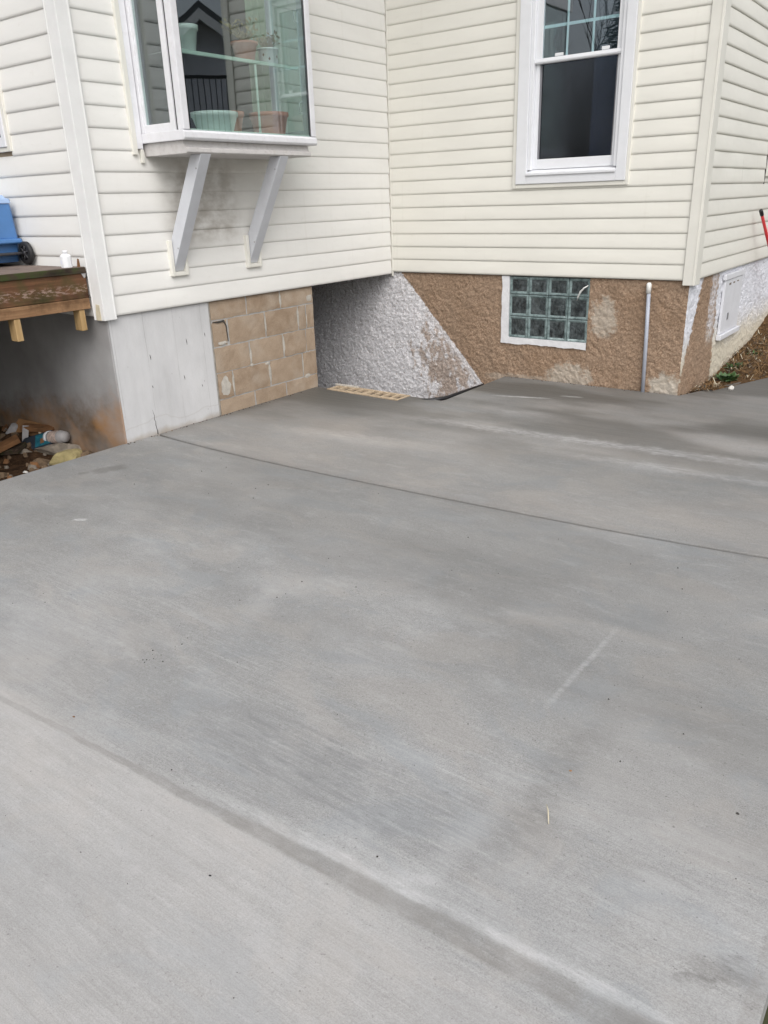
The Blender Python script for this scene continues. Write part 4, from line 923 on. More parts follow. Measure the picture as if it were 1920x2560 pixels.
def panel(poly, bevels, step_):
    bm = bmesh.new()
    f = bm.faces.new([bm.verts.new((x, y, 0)) for x, y in poly])
    r = bmesh.ops.extrude_face_region(bm, geom=[f]); vv = [v for v in r['geom'] if isinstance(v, bmesh.types.BMVert)]
    for v in vv: v.co.z = -0.12
    bmesh.ops.recalc_face_normals(bm, faces=bm.faces)
    ed = [e for e in bm.edges if all(abs(v.co.z) < 1e-6 for v in e.verts) and bevels(e)]
    if ed: bmesh.ops.bevel(bm, geom=ed, offset=0.010, segments=3, profile=0.5, affect='EDGES')
    xs = [p[0] for p in poly]; ys = [p[1] for p in poly]
    for a, lo, hi, ax in (('x', min(xs), max(xs), Vector((1, 0, 0))), ('y', min(ys), max(ys), Vector((0, 1, 0)))):
        k = lo + step_
        while k < hi:
            bmesh.ops.bisect_plane(bm, geom=bm.verts[:] + bm.edges[:] + bm.faces[:], plane_co=ax * k, plane_no=ax); k += step_
    me = bpy.data.meshes.new('slab_panel'); bm.to_mesh(me); bm.free()
    v = np.zeros(len(me.vertices) * 3); me.vertices.foreach_get('co', v); v = v.reshape(-1, 3)
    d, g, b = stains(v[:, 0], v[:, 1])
    # barely uneven finish
    top = v[:, 2] > -0.02; v[:, 2] += np.where(top, 0.004 * (fbm(v[:, 0] * 0.9, v[:, 1] * 0.9, 77, 3) - 0.5), 0); v[:, 2] += ZS
    v -= np.array(ORG[slab.name]); me.vertices.foreach_set('co', v.ravel())
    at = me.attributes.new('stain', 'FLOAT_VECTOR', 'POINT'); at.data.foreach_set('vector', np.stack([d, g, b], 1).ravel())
    me.materials.append(M['slab_concrete']); me.update()
    o = bpy.data.objects.new('slab_panel', me); COL.objects.link(o); o.parent = slab; ORG[o.name] = ORG[slab.name]; return o
JX = [float(v) for v in np.linspace(-0.012, XE, 24)]
jn = lambda off, rev=False: [(x, float(JY(x)) + off) for x in (reversed(JX) if rev else JX)]
onj = lambda e, off: all(abs(v.co.y - off - JY(v.co.x)) < 2e-4 for v in e.verts)
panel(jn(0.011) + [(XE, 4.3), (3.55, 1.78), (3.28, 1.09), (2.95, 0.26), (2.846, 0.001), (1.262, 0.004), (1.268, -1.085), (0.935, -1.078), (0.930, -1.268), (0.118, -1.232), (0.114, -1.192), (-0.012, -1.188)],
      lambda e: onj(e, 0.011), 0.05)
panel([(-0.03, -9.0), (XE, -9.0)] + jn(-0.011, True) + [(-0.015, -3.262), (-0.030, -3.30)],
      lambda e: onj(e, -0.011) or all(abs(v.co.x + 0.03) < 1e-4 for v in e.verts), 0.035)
js = MB(); P = np.array([[(x, float(JY(x)) + o_, ZS - 0.024) for x in JX] for o_ in (-0.014, 0.014)]); js.grid(P)
part('joint_filler', js, 'grit_dark', slab, fixn=False)

# stairwell under the slab notch
swl = MB()
swl.box(-0.02, 1.262, -1.30, -1.25, -2.05, ZS - 0.12) 
swl.box(1.262, 1.40, -1.30, 0.0, -2.05, ZS - 0.121); swl.box(-2.7, 1.262, -1.25, 0.03, -2.1, -2.05)
struct(part('stairwell', swl, 'cellar_dark', None))

def hblock(label, x0, y0, ang):
    t = thing('hollow_block', label, 'block', (x0, y0, ZS), 'hollow blocks along the stairwell edge'); m = MB()
    Lx, Wy, zt, zb = 0.395, 0.185, 0.004, -0.17; n = 4; wl_ = 0.022; cw = (Lx - wl_ * (n + 1)) / n
    T = lambda x, y, z: (x0 + x * math.cos(ang) - y * math.sin(ang), y0 + x * math.sin(ang) + y * math.cos(ang), ZS + z + random.uniform(-0.0015, 0.0015))
    def bx(xa, xb, ya, yb):
        vs = [T(x, y, z) for z in (zb, zt) for y in (ya, yb) for x in (xa, xb)]
        m.add(vs, [(0, 2, 3, 1), (4, 5, 7, 6), (0, 1, 5, 4), (2, 6, 7, 3), (0, 4, 6, 2), (1, 3, 7, 5)])
    bx(0, Lx, 0, 0.034); bx(0, Lx, Wy - 0.034, Wy)
    for k in range(n + 1): bx(k * (cw + wl_), k * (cw + wl_) + wl_, 0.0345, Wy - 0.0345)
    part('block_body', m, 'clay_block', t, 0.003, 1)
    m = MB(); vs = [T(x, y, -0.016) for y in (0.035, Wy - 0.035) for x in (0.01, Lx - 0.01)]; m.add(vs, [(0, 1, 3, 2)])  # dark sheet just under the rim, standing in for shade inside the cores
    part('core_shade', m, 'soil', t, fixn=False)
    return t
hb = hblock('tan hollow block at the stairwell edge nearest the block wall', 0.128, -1.218, -0.035)
hblock('tan hollow block at the stairwell edge with its dark cores facing up', 0.530, -1.232, -0.035)
m = MB(); m.box(0.10, 0.36, -1.065, -1.035, ZS - 0.01, ZS + 0.014); m.box(0.12, 0.30, -1.034, -1.02, ZS - 0.01, ZS + 0.006)
o = part('mortar_slab', m, 'mortar_pale', None, 0.004, 1); tag(o, 'thin pale strip of mortar lying on the back edge of the hollow blocks', 'mortar strip')
m = MB(); m.tube([(1.05, -1.12, ZS - 0.012), (1.17, -1.09, ZS - 0.008), (1.235, -0.98, ZS + 0.0), (1.238, -0.70, ZS - 0.004), (1.232, -0.35, ZS - 0.01)], [0.010, 0.022, 0.016, 0.014, 0.008], 8)
o = part('hose', m, 'black_plastic', None); tag(o, 'black plastic hose end lying in the corner of the stairwell edge', 'hose')

# ------------------------------------------------------------------ ground, soil under the deck, planting bed
gm = MB(); NX = 60
gx_ = np.concatenate([np.linspace(-300, -12, 14), np.linspace(-10, 12, 60), np.linspace(15, 300, 14)]); gy_ = np.concatenate([np.linspace(-300, -16, 14), np.linspace(-14, 14, 70), np.linspace(17, 300, 14)])
XX, YY = np.meshgrid(gx_, gy_)
ZZ = -1.16 + 0.04 * (fbm(XX * 0.6, YY * 0.6, 5, 3) - 0.5)
bankx = np.clip((XX - 4.7) / 1.5, 0, 1); ZZ = ZZ + bankx * 0.22
ZZ = np.where((XX > 2.7) & (YY > 4.3), np.maximum(ZZ, -0.55), ZZ)
kc = np.ones((len(gy_) - 1, len(gx_) - 1), bool)
xc = (XX[:-1, :-1] + XX[1:, 1:]) / 2; yc = (YY[:-1, :-1] + YY[1:, 1:]) / 2
kc &= ~((xc > -2.9) & (xc < 1.8) & (yc > -1.9) & (yc < 0.6))
gm.grid(np.stack([XX, YY, ZZ], -1), True, kc)
struct(part('ground', gm, 'lawn', None, fixn=False))

dm = MB()
xs = np.linspace(-4.5, -0.034, 110); ys = np.linspace(-7.5, LA + 0.018, 110)
XX, YY = np.meshgrid(xs, ys)
ZZ = -1.045 - 0.02 * np.clip(-XX, 0, 1.5) + 0.16 * np.exp(-((XX + 1.35) / 0.45) ** 2 - ((YY + 3.25) / 0.35) ** 2) + 0.07 * (fbm(XX * 3.2, YY * 3.2, 8, 4) - 0.5) + 0.03 * (fbm(XX * 14, YY * 14, 9, 3) - 0.5)
ZZ += 0.05 * np.exp(-((XX + 0.25) / 0.3) ** 2) * (YY < -3.5)
ZZ = np.where(XX > -0.06, np.minimum(ZZ, -0.93), ZZ)
dm.grid(np.stack([XX, YY, ZZ], -1))
struct(part('dirt_patch', dm, 'dirt', None, fixn=False))
def dz(x, y):
    i = np.argmin(abs(ys - y)); j = np.argmin(abs(xs - x)); return float(ZZ_d[i, j])
ZZ_d = ZZ.copy()

bedm = MB(); ny, nx = 90, 46
bys = np.linspace(0.30, 4.2, ny); prof_y = [0.2, 0.5, 0.85, 1.19, 1.73, 2.33, 2.94, 4.2]; prof_z = [-0.93, -0.925, -0.93, -0.90, -0.84, -0.775, -0.62, -0.45]
BP = np.zeros((ny, nx, 3))
def sedge(y): return np.interp(y, [0.26, 1.09, 1.78, 4.3], [2.95, 3.28, 3.55, 4.59])
for i, y in enumerate(bys):
    wz_ = np.interp(y, prof_y, prof_z); xe = sedge(y) + 0.012; xs_ = np.linspace(LB - 0.03, xe + 0.06, nx); t = (xs_ - xs_[0]) / (xs_[-1] - xs_[0])
    z = wz_ * (1 - t) + (ZS + 0.012) * t + 0.05 * np.sin(t * math.pi) * np.clip((y - 0.6) / 1.5, 0, 1)
    z = z + 0.11 * (fbm(xs_ * 9, np.full(nx, y * 9), 13, 5) - 0.5) * np.sin(np.clip(t, 0.05, 0.95) * math.pi)
    z[-3:] = np.minimum(z[-3:], ZS - 0.02); z[-1] = ZS - 0.08
    BP[i, :, 0] = xs_; BP[i, :, 1] = y; BP[i, :, 2] = z
bedm.grid(BP); struct(part('planting_bed', bedm, 'bed_soil', None, fixn=False))
# dry grass and straw over the bed
gs = MB(); rr = random.Random(3)
for k in range(3800):
    i = rr.randrange(0, ny - 1); j = rr.randrange(1, nx - 4); b = BP[i, j]
    if fbm(np.array(b[0] * 4.0), np.array(b[1] * 3.0), 55, 3) < 0.50: continue
    a = rr.uniform(0, 6.28); L_ = rr.uniform(0.04, 0.13); up = rr.uniform(0.0, 0.55) * L_
    d = Vector((math.cos(a), math.sin(a), 0)); s_ = Vector((-d.y, d.x, 0)) * rr.uniform(0.0012, 0.003)
    p0 = Vector(b) + Vector((rr.uniform(-.03, .03), rr.uniform(-.03, .03), 0.004)); p1 = p0 + d * L_ * 0.5 + Vector((0, 0, up)); p2 = p0 + d * L_ + Vector((0, 0, up * 0.6))
    gs.add([p0 - s_, p0 + s_, p1 + s_, p1 - s_, p2], [(0, 1, 2, 3), (3, 2, 4)], False, rr.choice((0, 0, 0, 0, 0, 1, 2, 2)))
stuff(part('dry_grass', gs, ['straw', 'straw_pale', 'bark'], None, fixn=False))
def weed(label, x, y, z, n, h, seed):
    r2 = random.Random(seed); m = MB()
    for k in range(n):
        a = r2.uniform(0, 6.28); el = r2.uniform(0.3, 1.3); d = Vector((math.cos(a) * math.cos(el), math.sin(a) * math.cos(el), math.sin(el))); L_ = h * r2.uniform(0.5, 1.0)
        s_ = d.cross(Vector((0, 0, 1))).normalized() * L_ * 0.16; c = Vector((x + r2.uniform(-.05, .05), y + r2.uniform(-.06, .06), z))
        t1 = c + d * L_ * 0.55; t2 = c + d * L_ - Vector((0, 0, 0.25 * L_))
        m.add([c, t1 - s_, t1 + s_, t2], [(0, 1, 2), (1, 3, 2)], True)
    o = part('weed', m, 'leaf_green', None, fixn=False); return tag(o, label, 'weed', 'green weeds in the straw bed')
weed('larger green weed at the foot of the white panelled foundation wall', 3.02, 0.80, -0.90, 130, 0.13, 1)
weed('small green weed by the slab corner in the straw bed', 2.97, 1.25, -0.885, 80, 0.11, 2)
weed('green tuft beside the dark soil under the white wall', 3.0, 1.75, -0.84, 40, 0.10, 4)

def rock(name, label, cat, x, y, z, sx, sy, sz, mat, seed, group=None, rot=0.0):
    bm = bmesh.new(); bmesh.ops.create_icosphere(bm, subdivisions=3, radius=1.0); r2 = random.Random(seed)
    pl = [(Vector((r2.uniform(-1, 1), r2.uniform(-1, 1), r2.uniform(-0.6, 1))).normalized(), r2.uniform(0.55, 0.85)) for _ in range(9)]
    m = MB(); vs = []
    for v in bm.verts:
        c = v.co.copy()
        for nrm, d in pl:
            q = c.dot(nrm)
            if q > d: c -= nrm * (q - d)
        c *= 1 + 0.08 * (r2.random() - 0.5)
        X_ = c.x * sx * math.cos(rot) - c.y * sy * math.sin(rot); Y_ = c.x * sx * math.sin(rot) + c.y * sy * math.cos(rot)
        vs.append((x + X_, y + Y_, z + c.z * sz + sz * 0.55))
    bm.verts.index_update(); fs = [tuple(v.index for v in f.verts) for f in bm.faces]; bm.free()
    m.add(vs, fs, False); o = part(name, m, mat, None); return tag(o, label, cat, group)
RG = 'stones under the deck'
rock('stone', 'yellowish angular stone at the slab edge under the deck', 'stone', -0.50, -3.44, -1.065, 0.135, 0.08, 0.085, 'stone_yellow', 11, RG, 1.25)
rock('stone', 'brown stone between the yellow stone and the stained foundation', 'stone', -0.46, -3.318, -1.06, 0.10, 0.07, 0.065, 'stone_brown', 12, RG, 0.4)
rock('stone', 'long grey stone lying behind the yellow stone', 'stone', -0.73, -3.36, -1.04, 0.19, 0.06, 0.055, 'stone_grey', 13, RG, 0.75)
rock('stone', 'dark brown slab of stone in front of the teal packet', 'stone', -0.62, -3.57, -1.10, 0.13, 0.07, 0.07, 'stone_brown', 14, RG, 1.1)
rock('stone', 'grey brown stone left of the teal packet near the slab', 'stone', -0.93, -3.52, -1.08, 0.12, 0.08, 0.06, 'stone_grey', 15, RG, 0.6)
rock('stone', 'small pale pinkish pebble on the soil by the slab edge', 'pebble', -0.43, -3.80, -1.03, 0.030, 0.024, 0.022, 'stone_white', 16, RG)
rb_ = MB(); r2 = random.Random(77)
for k in range(170):
    x = -0.1 - 1.6 * r2.random(); y = r2.uniform(-4.5, -3.30); q = r2.choice((.012, .018, .025, .04)); z = dz(x, y) + q * 0.2
    base = [(x + q * r2.uniform(.6, 1.2) * math.cos(t), y + q * r2.uniform(.6, 1.2) * math.sin(t), z - q * 0.5) for t in (0, 1.05, 2.1, 3.14, 4.2, 5.2)]
    topv = [(x + 0.6 * (p[0] - x) + r2.uniform(-.2, .2) * q, y + 0.6 * (p[1] - y), z + q * r2.uniform(.3, .8)) for p in base]
    rb_.add(base + topv, [(i, (i + 1) % 6, 6 + (i + 1) % 6, 6 + i) for i in range(6)] + [(6, 7, 8, 9, 10, 11)], False, r2.choice((0, 0, 1, 2)))
stuff(part('rubble', rb_, ['stone_brown', 'stone_grey', 'wood_orange'], None, fixn=False))
rock('pebble', 'small white stone chip on the slab near the straw bed', 'stone chip', 3.146, 0.40, ZS - 0.002, 0.024, 0.018, 0.026, 'stone_white', 21)

# litter under the deck
def oriented(fn, o, rx, ry, rz):
    Mx = Matrix.Translation(o) @ Matrix.Rotation(rz, 4, 'Z') @ Matrix.Rotation(ry, 4, 'Y') @ Matrix.Rotation(rx, 4, 'X')
    m = MB(); fn(m); m.v = [tuple(Mx @ Vector(v)) for v in m.v]; return m
jo = Vector((-0.868, -3.318, -0.946)); jd = Vector((0.97, 0.09, 0.17)).normalized()
jar = thing('plastic_jar', 'white lidded plastic jar with a pinkish label lying under the deck', 'jar', tuple(jo))
m = MB(); m.lathe([(0.0, 0.0), (0.047, 0.0), (0.050, 0.006), (0.050, 0.140), (0.045, 0.158), (0.040, 0.166), (0.040, 0.185), (0.0, 0.185)], jo, jd, 24); part('jar_body', m, 'paper_white', jar)
m = MB(); m.lathe([(0.0512, 0.030), (0.0512, 0.128)], jo, jd, 24); part('jar_label', m, 'print_label', jar, fixn=False)
m = MB(); m.lathe([(0.0, -0.024), (0.050, -0.024), (0.0535, -0.020), (0.0535, 0.004), (0.050, 0.006)], jo, jd, 24); part('lid', m, 'plastic_white', jar)
po_ = (-0.925, -3.40, -0.975)
pk = thing('printed_packet', 'crumpled dark packet printed in teal lying under the deck', 'packet', po_)
m = oriented(lambda q: q.box(-0.12, 0.12, -0.085, 0.085, -0.012, 0.012), Vector(po_), 0.55, -0.25, 0.75); part('packet_body', m, 'print_dark', pk, 0.004, 1)
m = oriented(lambda q: q.box(-0.01, 0.105, -0.055, 0.070, 0.0122, 0.0132), Vector(po_), 0.55, -0.25, 0.75); part('teal_print', m, 'print_teal', pk)
m = oriented(lambda q: q.box(0.030, 0.060, -0.03, 0.02, 0.0134, 0.0140), Vector(po_), 0.55, -0.25, 0.75); part('tan_print', m, 'wood_orange', pk)
m = oriented(lambda q: q.box(-0.105, -0.055, -0.080, -0.020, 0.0122, 0.0132), Vector(po_), 0.55, -0.25, 0.75); part('pink_print', m, 'paper_pink', pk)
m = oriented(lambda q: q.box(-0.15, 0.15, -0.11, 0.11, -0.004, 0.004), Vector((-1.13, -3.345, -0.945)), 0.7, 0.15, 0.35); o = part('cardboard', m, 'card_brown', None); tag(o, 'torn brown cardboard sheet behind the teal packet under the deck', 'cardboard')
m = oriented(lambda q: q.box(-0.022, 0.022, -0.10, 0.10, -0.003, 0.003), Vector((-1.05, -3.42, -0.945)), 0.9, 0.2, 1.0); o = part('paper_strip', m, 'paper_white', None); tag(o, 'white printed strip leaning on the left of the teal packet', 'paper strip')
m = oriented(lambda q: q.box(-0.14, 0.14, -0.009, 0.009, -0.007, 0.007), Vector((-0.955, -3.34, -0.945)), 0.1, 0.50, -0.35); o = part('stick', m, 'straw_pale', None); tag(o, 'thin pale stick between the packet and the jar', 'stick')
rock('paper_wad', 'crumpled grey white paper beside the brown cardboard', 'paper', -1.30, -3.36, -0.985, 0.08, 0.08, 0.07, 'paper_white', 31)
for (lab, o_, rz, ry, L_, w_, mt) in (('old brown board lying at the back under the deck', (-1.75, -3.42, -1.02), 0.25, 0.05, 0.55, 0.06, 'joist'),
                                      ('orange board end leaning on the rubble at the left edge under the deck', (-1.02, -3.72, -0.98), 1.15, -0.35, 0.22, 0.05, 'wood_orange'),
                                      ('short orange board on top of the brown cardboard', (-1.03, -3.31, -0.895), 0.55, 0.08, 0.13, 0.04, 'wood_orange'),
                                      ('dark weathered board crossing the rubble under the deck', (-1.30, -3.75, -1.02), 0.5, -0.1, 0.45, 0.07, 'deck_moss')):
    m = oriented(lambda q: q.box(-L_, L_, -w_, w_, -0.018, 0.018), Vector(o_), 0.15, ry, rz); o = part('board', m, mt, None, 0.003, 1); tag(o, lab, 'board', 'boards under the deck')

# ------------------------------------------------------------------ deck
DT = 0.322
deck = thing('deck', 'weathered wooden deck with mossy edge and new tan board left of the house corner', 'deck', (-1.5, -5.0, -0.1))
x = -0.088
k = 0
while x > -3.2:
    w = 0.141
    m = MB(); m.box(x - w, x, -7.4 , LA - 0.028, DT - 0.036 + random.uniform(-.001, .001), DT + random.uniform(-.0015, .0015))
    part('deck_board', m, 'deck_moss' if k == 0 else 'deck_top', deck, 0.004, 2); x -= w + 0.003; k += 1
# the outer board shows a pale worn top over its mossy edge
m = MB(); m.box(-0.222, -0.096, -7.4, LA - 0.03, DT + 0.0016, DT + 0.0030); part('worn_top', m, 'deck_top', deck)
m = MB(); m.box(-0.136, -0.098, -7.4, LA - 0.030, 0.130, DT - 0.0375); part('rim_joist', m, 'rim_brown', deck, 0.004, 2)
m = MB(); m.box(-0.132, -0.094, -7.4, LA - 0.034, 0.058, 0.1275); part('ledger_board', m, 'ledger_tan', deck, 0.004, 2)
for (y0, y1, zl, lab) in ((-3.838, -3.797, -0.080, 'clean yellow cleat'), (-3.382, -3.341, -0.078, 'cleat with rust brown blotches')):
    m = MB(); m.box(-0.178, -0.090 - 0.0465, y0, y1, 0.02, 0.285); 
    m2 = MB(); m2.box(-0.176, -0.0995, y0, y1, zl, 0.0565); o = part('cleat', m2, 'cleat_yellow', deck, 0.003, 1); o['label'] = lab
for yy in (-3.60, -4.01, -4.42, -4.83):
    m = MB(); m.box(-3.2, -0.137, yy - 0.019, yy + 0.019, 0.135, DT - 0.038); part('joist', m, 'joist', deck, 0.003, 1)
m = MB(); m.box(-3.2, -0.139, LA - 0.068, LA - 0.030, 0.10, DT - 0.038); part('house_ledger', m, 'joist', deck, 0.003, 1)
m = MB(); m.box(-2.5, -2.44, -6.2, LA - 0.07, -1.25, 0.10); part('added_skirt', m, 'deck_moss', deck)  # both skirts are unseen, added to keep light out from under the deck
m = MB(); m.box(-2.43, -0.16, -6.26, -6.2, -1.25, 0.10); part('added_skirt', m, 'deck_moss', deck)
m = MB(); m.prism([(-3.330, 0.292), (-3.292, 0.288), (-3.298, 0.262), (-3.308, 0.254)], lambda p, x: (x, p[0], p[1]), -0.0975, -0.094); part('paint_chip', m, 'paper_white', deck)
m = MB(); m.prism([(-3.328, DT + 0.003), (-3.318, DT + 0.055), (-3.312, DT + 0.05), (-3.308, DT + 0.003)], lambda p, x: (x, p[0], p[1]), -0.125, -0.115); part('splinter', m, 'wood_orange', deck)

# cooler on the deck
cz = DT + 0.0035
co = thing('cooler', 'blue wheeled cooler with pale lid at the left edge on the deck', 'cooler', (-1.15, -3.45, cz))
def loft(m, levels, z0):
    vs = []
    for (z, xa, xb, ya, yb) in levels:
        r = 0.02
        vs += [(xa + r, ya, z0 + z), (xb - r, ya, z0 + z), (xb, ya + r, z0 + z), (xb, yb - r, z0 + z), (xb - r, yb, z0 + z), (xa + r, yb, z0 + z), (xa, yb - r, z0 + z), (xa, ya + r, z0 + z)]
    n = 8; k = len(levels); m.add(vs, [(i * n + j, i * n + (j + 1) % n, (i + 1) * n + (j + 1) % n, (i + 1) * n + j) for i in range(k - 1) for j in range(n)], False)
    m.add(vs[:n], [tuple(range(n))]); m.add(vs[-n:], [tuple(range(n))])
XR = -0.806
m = MB(); loft(m, [(0.175, -1.50, XR + 0.010, -3.615, -3.300), (0.40, -1.49, XR + 0.004, -3.600, -3.310)], cz); part('cooler_body', m, 'cooler_blue', co, 0.005, 2)
m = MB(); loft(m, [(0.140, -1.52, XR + 0.030, -3.633, -3.290), (0.150, -1.525, XR + 0.040, -3.640, -3.286), (0.172, -1.525, XR + 0.036, -3.637, -3.288), (0.176, -1.51, XR + 0.012, -3.617, -3.300)], cz); part('rib', m, 'cooler_blue', co, 0.004, 2)
m = MB(); loft(m, [(0.070, -1.50, XR - 0.016, -3.620, -3.300), (0.139, -1.51, XR - 0.012, -3.623, -3.296)], cz); part('lower_body', m, 'cooler_blue', co, 0.004, 2)
m = MB(); loft(m, [(0.020, -1.50, XR - 0.024, -3.605, -3.305), (0.069, -1.50, XR - 0.022, -3.607, -3.304)], cz); part('base', m, 'cooler_blue', co, 0.004, 2)
m = MB(); loft(m, [(0.401, -1.50, XR + 0.012, -3.605, -3.305), (0.432, -1.49, XR + 0.008, -3.601, -3.308), (0.436, -1.48, XR - 0.018, -3.585, -3.32), (0.455, -1.46, XR - 0.030, -3.570, -3.33)], cz); part('lid', m, 'cooler_lid', co, 0.005, 2)
for yw in (-3.640, -3.305):
    m = MB(); wc = (XR + 0.070, yw, cz + 0.078); s_ = 1
    m.lathe([(0.048, -0.016), (0.070, -0.016), (0.0765, -0.011), (0.0775, 0.0), (0.0765, 0.011), (0.070, 0.014), (0.048, 0.014)], wc, (0, 1, 0), 28)
    wh = part('wheel', m, 'rubber', co)
    m = MB(); m.lathe([(0.0, -0.020), (0.014, -0.020), (0.016, -0.014), (0.018, -0.006)], wc, (0, 1, 0), 16)
    m.lathe([(0.016, -0.006), (0.049, -0.006), (0.049, 0.006), (0.016, 0.006)], wc, (0, 1, 0), 20)
    for k in range(6):
        a = k * math.pi / 3 + 0.3; d = Vector((math.cos(a), 0, math.sin(a))); m.tube([Vector(wc) + d * 0.012 + Vector((0, -0.014, 0)), Vector(wc) + d * 0.049 + Vector((0, -0.014, 0))], 0.005, 5)
    part('rim', m, 'hub_black', wh)
    pass
m = MB(); m.box(XR - 0.10, XR + 0.06, -3.60, -3.325, cz + 0.070, cz + 0.086); part('axle_block', m, 'hub_black', co, 0.004, 1)

jg = thing('plastic_jug', 'small square white plastic bottle standing on the deck by the corner post', 'bottle', (-0.135, -3.385, DT + 0.0032))
m = MB(); loft(m, [(0.0, -0.180, -0.112, -3.418, -3.352), (0.072, -0.180, -0.112, -3.418, -3.352), (0.088, -0.166, -0.126, -3.405, -3.365)], DT + 0.0032); part('bottle_body', m, 'plastic_white', jg, 0.004, 2)
m = MB(); m.lathe([(0.0, 0.0), (0.016, 0.0), (0.016, 0.016), (0.014, 0.018), (0.0, 0.018)], (-0.146, -3.385, DT + 0.0915), n=16); part('cap', m, 'plastic_white', jg)
m = MB(); m.box(-0.160, -0.140, -3.4192, -3.4184, DT + 0.025, DT + 0.050); part('bottle_label', m, 'house_grey', jg)

# ------------------------------------------------------------------ pipe, pole, odds and ends along the right
pc = thing('conduit_pipe', 'thin grey plastic pipe with white top standing against the brown stucco', 'pipe', (2.552, -0.012, ZS))
m = MB(); m.tube([(2.552, -0.012, ZS - 0.04), (2.540, -0.012, -0.45), (2.526, -0.010, -0.075)], 0.0155, 14); part('pipe', m, 'pvc_grey', pc)
m = MB(); m.lathe([(0.0, 0.0), (0.0195, 0.0), (0.0195, 0.070), (0.012, 0.082), (0.0, 0.083)], (2.524, -0.010, -0.086), (-0.02, 0.0, 1), 14); part('coupling', m, 'pvc_white', pc)

pl = thing('red_pole', 'red painted pole with black tip leaning at the right edge', 'pole', (3.05, 2.75, -0.60))
pA = Vector((2.935, 1.565, 0.475)); pB = Vector((2.990, 2.062, 0.020)); pD = (pB - pA).normalized(); pE = pA + pD * 1.35
m = MB(); m.tube([pA + pD * 0.045, pE], 0.0135, 12); part('pole_shaft', m, 'red_paint', pl)
m = MB(); m.lathe([(0.0, -0.012), (0.012, -0.012), (0.0165, -0.004), (0.0165, 0.050), (0.0150, 0.055)], pA, pD, 14); part('pole_tip', m, 'black_plastic', pl)
tb = thing('black_tub', 'rounded black plastic tub at the right edge behind the slab', 'tub', (3.40, 1.19, ZS))
m = MB(); m.lathe([(0.0, 0.0), (0.085, 0.0), (0.092, 0.01), (0.105, 0.11), (0.112, 0.112), (0.112, 0.125), (0.100, 0.125), (0.09, 0.02), (0.0, 0.015)], (3.405, 1.20, ZS + 0.003), n=28); part('tub_body', m, 'black_plastic', tb)

m = MB(); m.tube([(2.012, 0.004, -0.045), (1.985, -0.012, -0.062), (1.955, -0.018, -0.095), (1.935, -0.014, -0.135), (1.925, -0.008, -0.168)], [0.003, 0.006, 0.0085, 0.008, 0.003], 8)
o = part('plastic_strip', m, 'wire_white', None); tag(o, 'white curled plastic strip hanging at the upper right of the glass blocks', 'strip')

# bits lying on the slab
m = MB(); m.tube([(4.018, -4.895, ZS + 0.004), (4.010, -4.880, ZS + 0.012), (4.002, -4.866, ZS + 0.020), (3.990, -4.852, ZS + 0.024)], [0.0012, 0.0022, 0.0022, 0.0008], 6)
o = part('straw_curl', m, 'straw_pale', None); tag(o, 'short pale curl of straw lying on the slab in the foreground', 'straw')
def bit(name, label, cat, x, y, r, mat, seed): return rock(name, label, cat, x, y, ZS - 0.001, r, r * 0.7, r * 0.5, mat, seed)
bit('leaf_fragment', 'tiny rust brown leaf crumb on the slab beside the dark band', 'leaf crumb', 2.53, -5.337, 0.0065, 'wood_orange', 61)
bit('leaf_fragment', 'tiny red brown crumb on the slab left of the straw curl', 'leaf crumb', 3.978, -4.665, 0.005, 'card_brown', 62)
bit('grit_stone', 'single black speck of gravel on the pale front slab', 'gravel', 3.401, -5.526, 0.0045, 'black_plastic', 63)
gt_ = MB(); rr = random.Random(12)
def speck(x, y, r):
    a0 = rr.uniform(0, 6); vs = [(x, y, ZS + 0.0035 + r * 0.25)]
    for k in range(6): a = a0 + k * math.pi / 3; q = r * rr.uniform(0.6, 1.2); vs.append((x + q * math.cos(a), y + q * math.sin(a), ZS - 0.001))
    gt_.add(vs, [(0, 1 + k, 1 + (k + 1) % 6) for k in range(6)])
for k in range(14): t = rr.random(); speck(2.46 + 0.03 * rr.gauss(0, 1), -5.06 + 0.27 * t + 0.01 * rr.gauss(0, 1), rr.uniform(0.002, 0.006))
for k in range(150): speck(rr.uniform(0.1, 4.5), rr.uniform(-6.2, -3.1), rr.choice((0.0012, 0.0016, 0.002, 0.003, 0.0045)))
stuff(part('grit', gt_, 'grit_dark', None, fixn=False))

sc = MB(); rr = random.Random(31)
def crumb(x, y, z, r):
    vs = [(x + r * rr.uniform(.6, 1.2) * math.cos(t), y + r * rr.uniform(.6, 1.2) * math.sin(t), z) for t in (0, 1.25, 2.5, 3.8, 5.0)] + [(x + r * rr.uniform(-.3, .3), y, z + r * rr.uniform(.4, .9))]
    sc.add(vs, [(i, (i + 1) % 5, 5) for i in range(5)], False, rr.choice((0, 0, 1)))
for k in range(420):
    t = rr.random()
    if k % 2: crumb(-0.004 + abs(rr.gauss(0, 0.012)), -3.25 + 2.05 * t, ZS - 0.004, rr.choice((.004, .006, .008, .012)))
    else: crumb(1.26 + 1.60 * t, 0.004 - abs(rr.gauss(0, 0.014)), ZS - 0.004, rr.choice((.004, .006, .009, .013)))
for k in range(120): crumb(2.87 + 0.42 * (k / 120.0) + rr.gauss(0, .02), sedge(2.87) * 0 + np.interp(2.87 + 0.42 * (k / 120.0), [2.846, 2.95, 3.28], [0.0, 0.26, 1.09]) - abs(rr.gauss(0, .02)), ZS - 0.004, rr.choice((.004, .007, .010)))
stuff(part('soil_crumbs', sc, ['soil', 'stone_brown'], None, fixn=False))

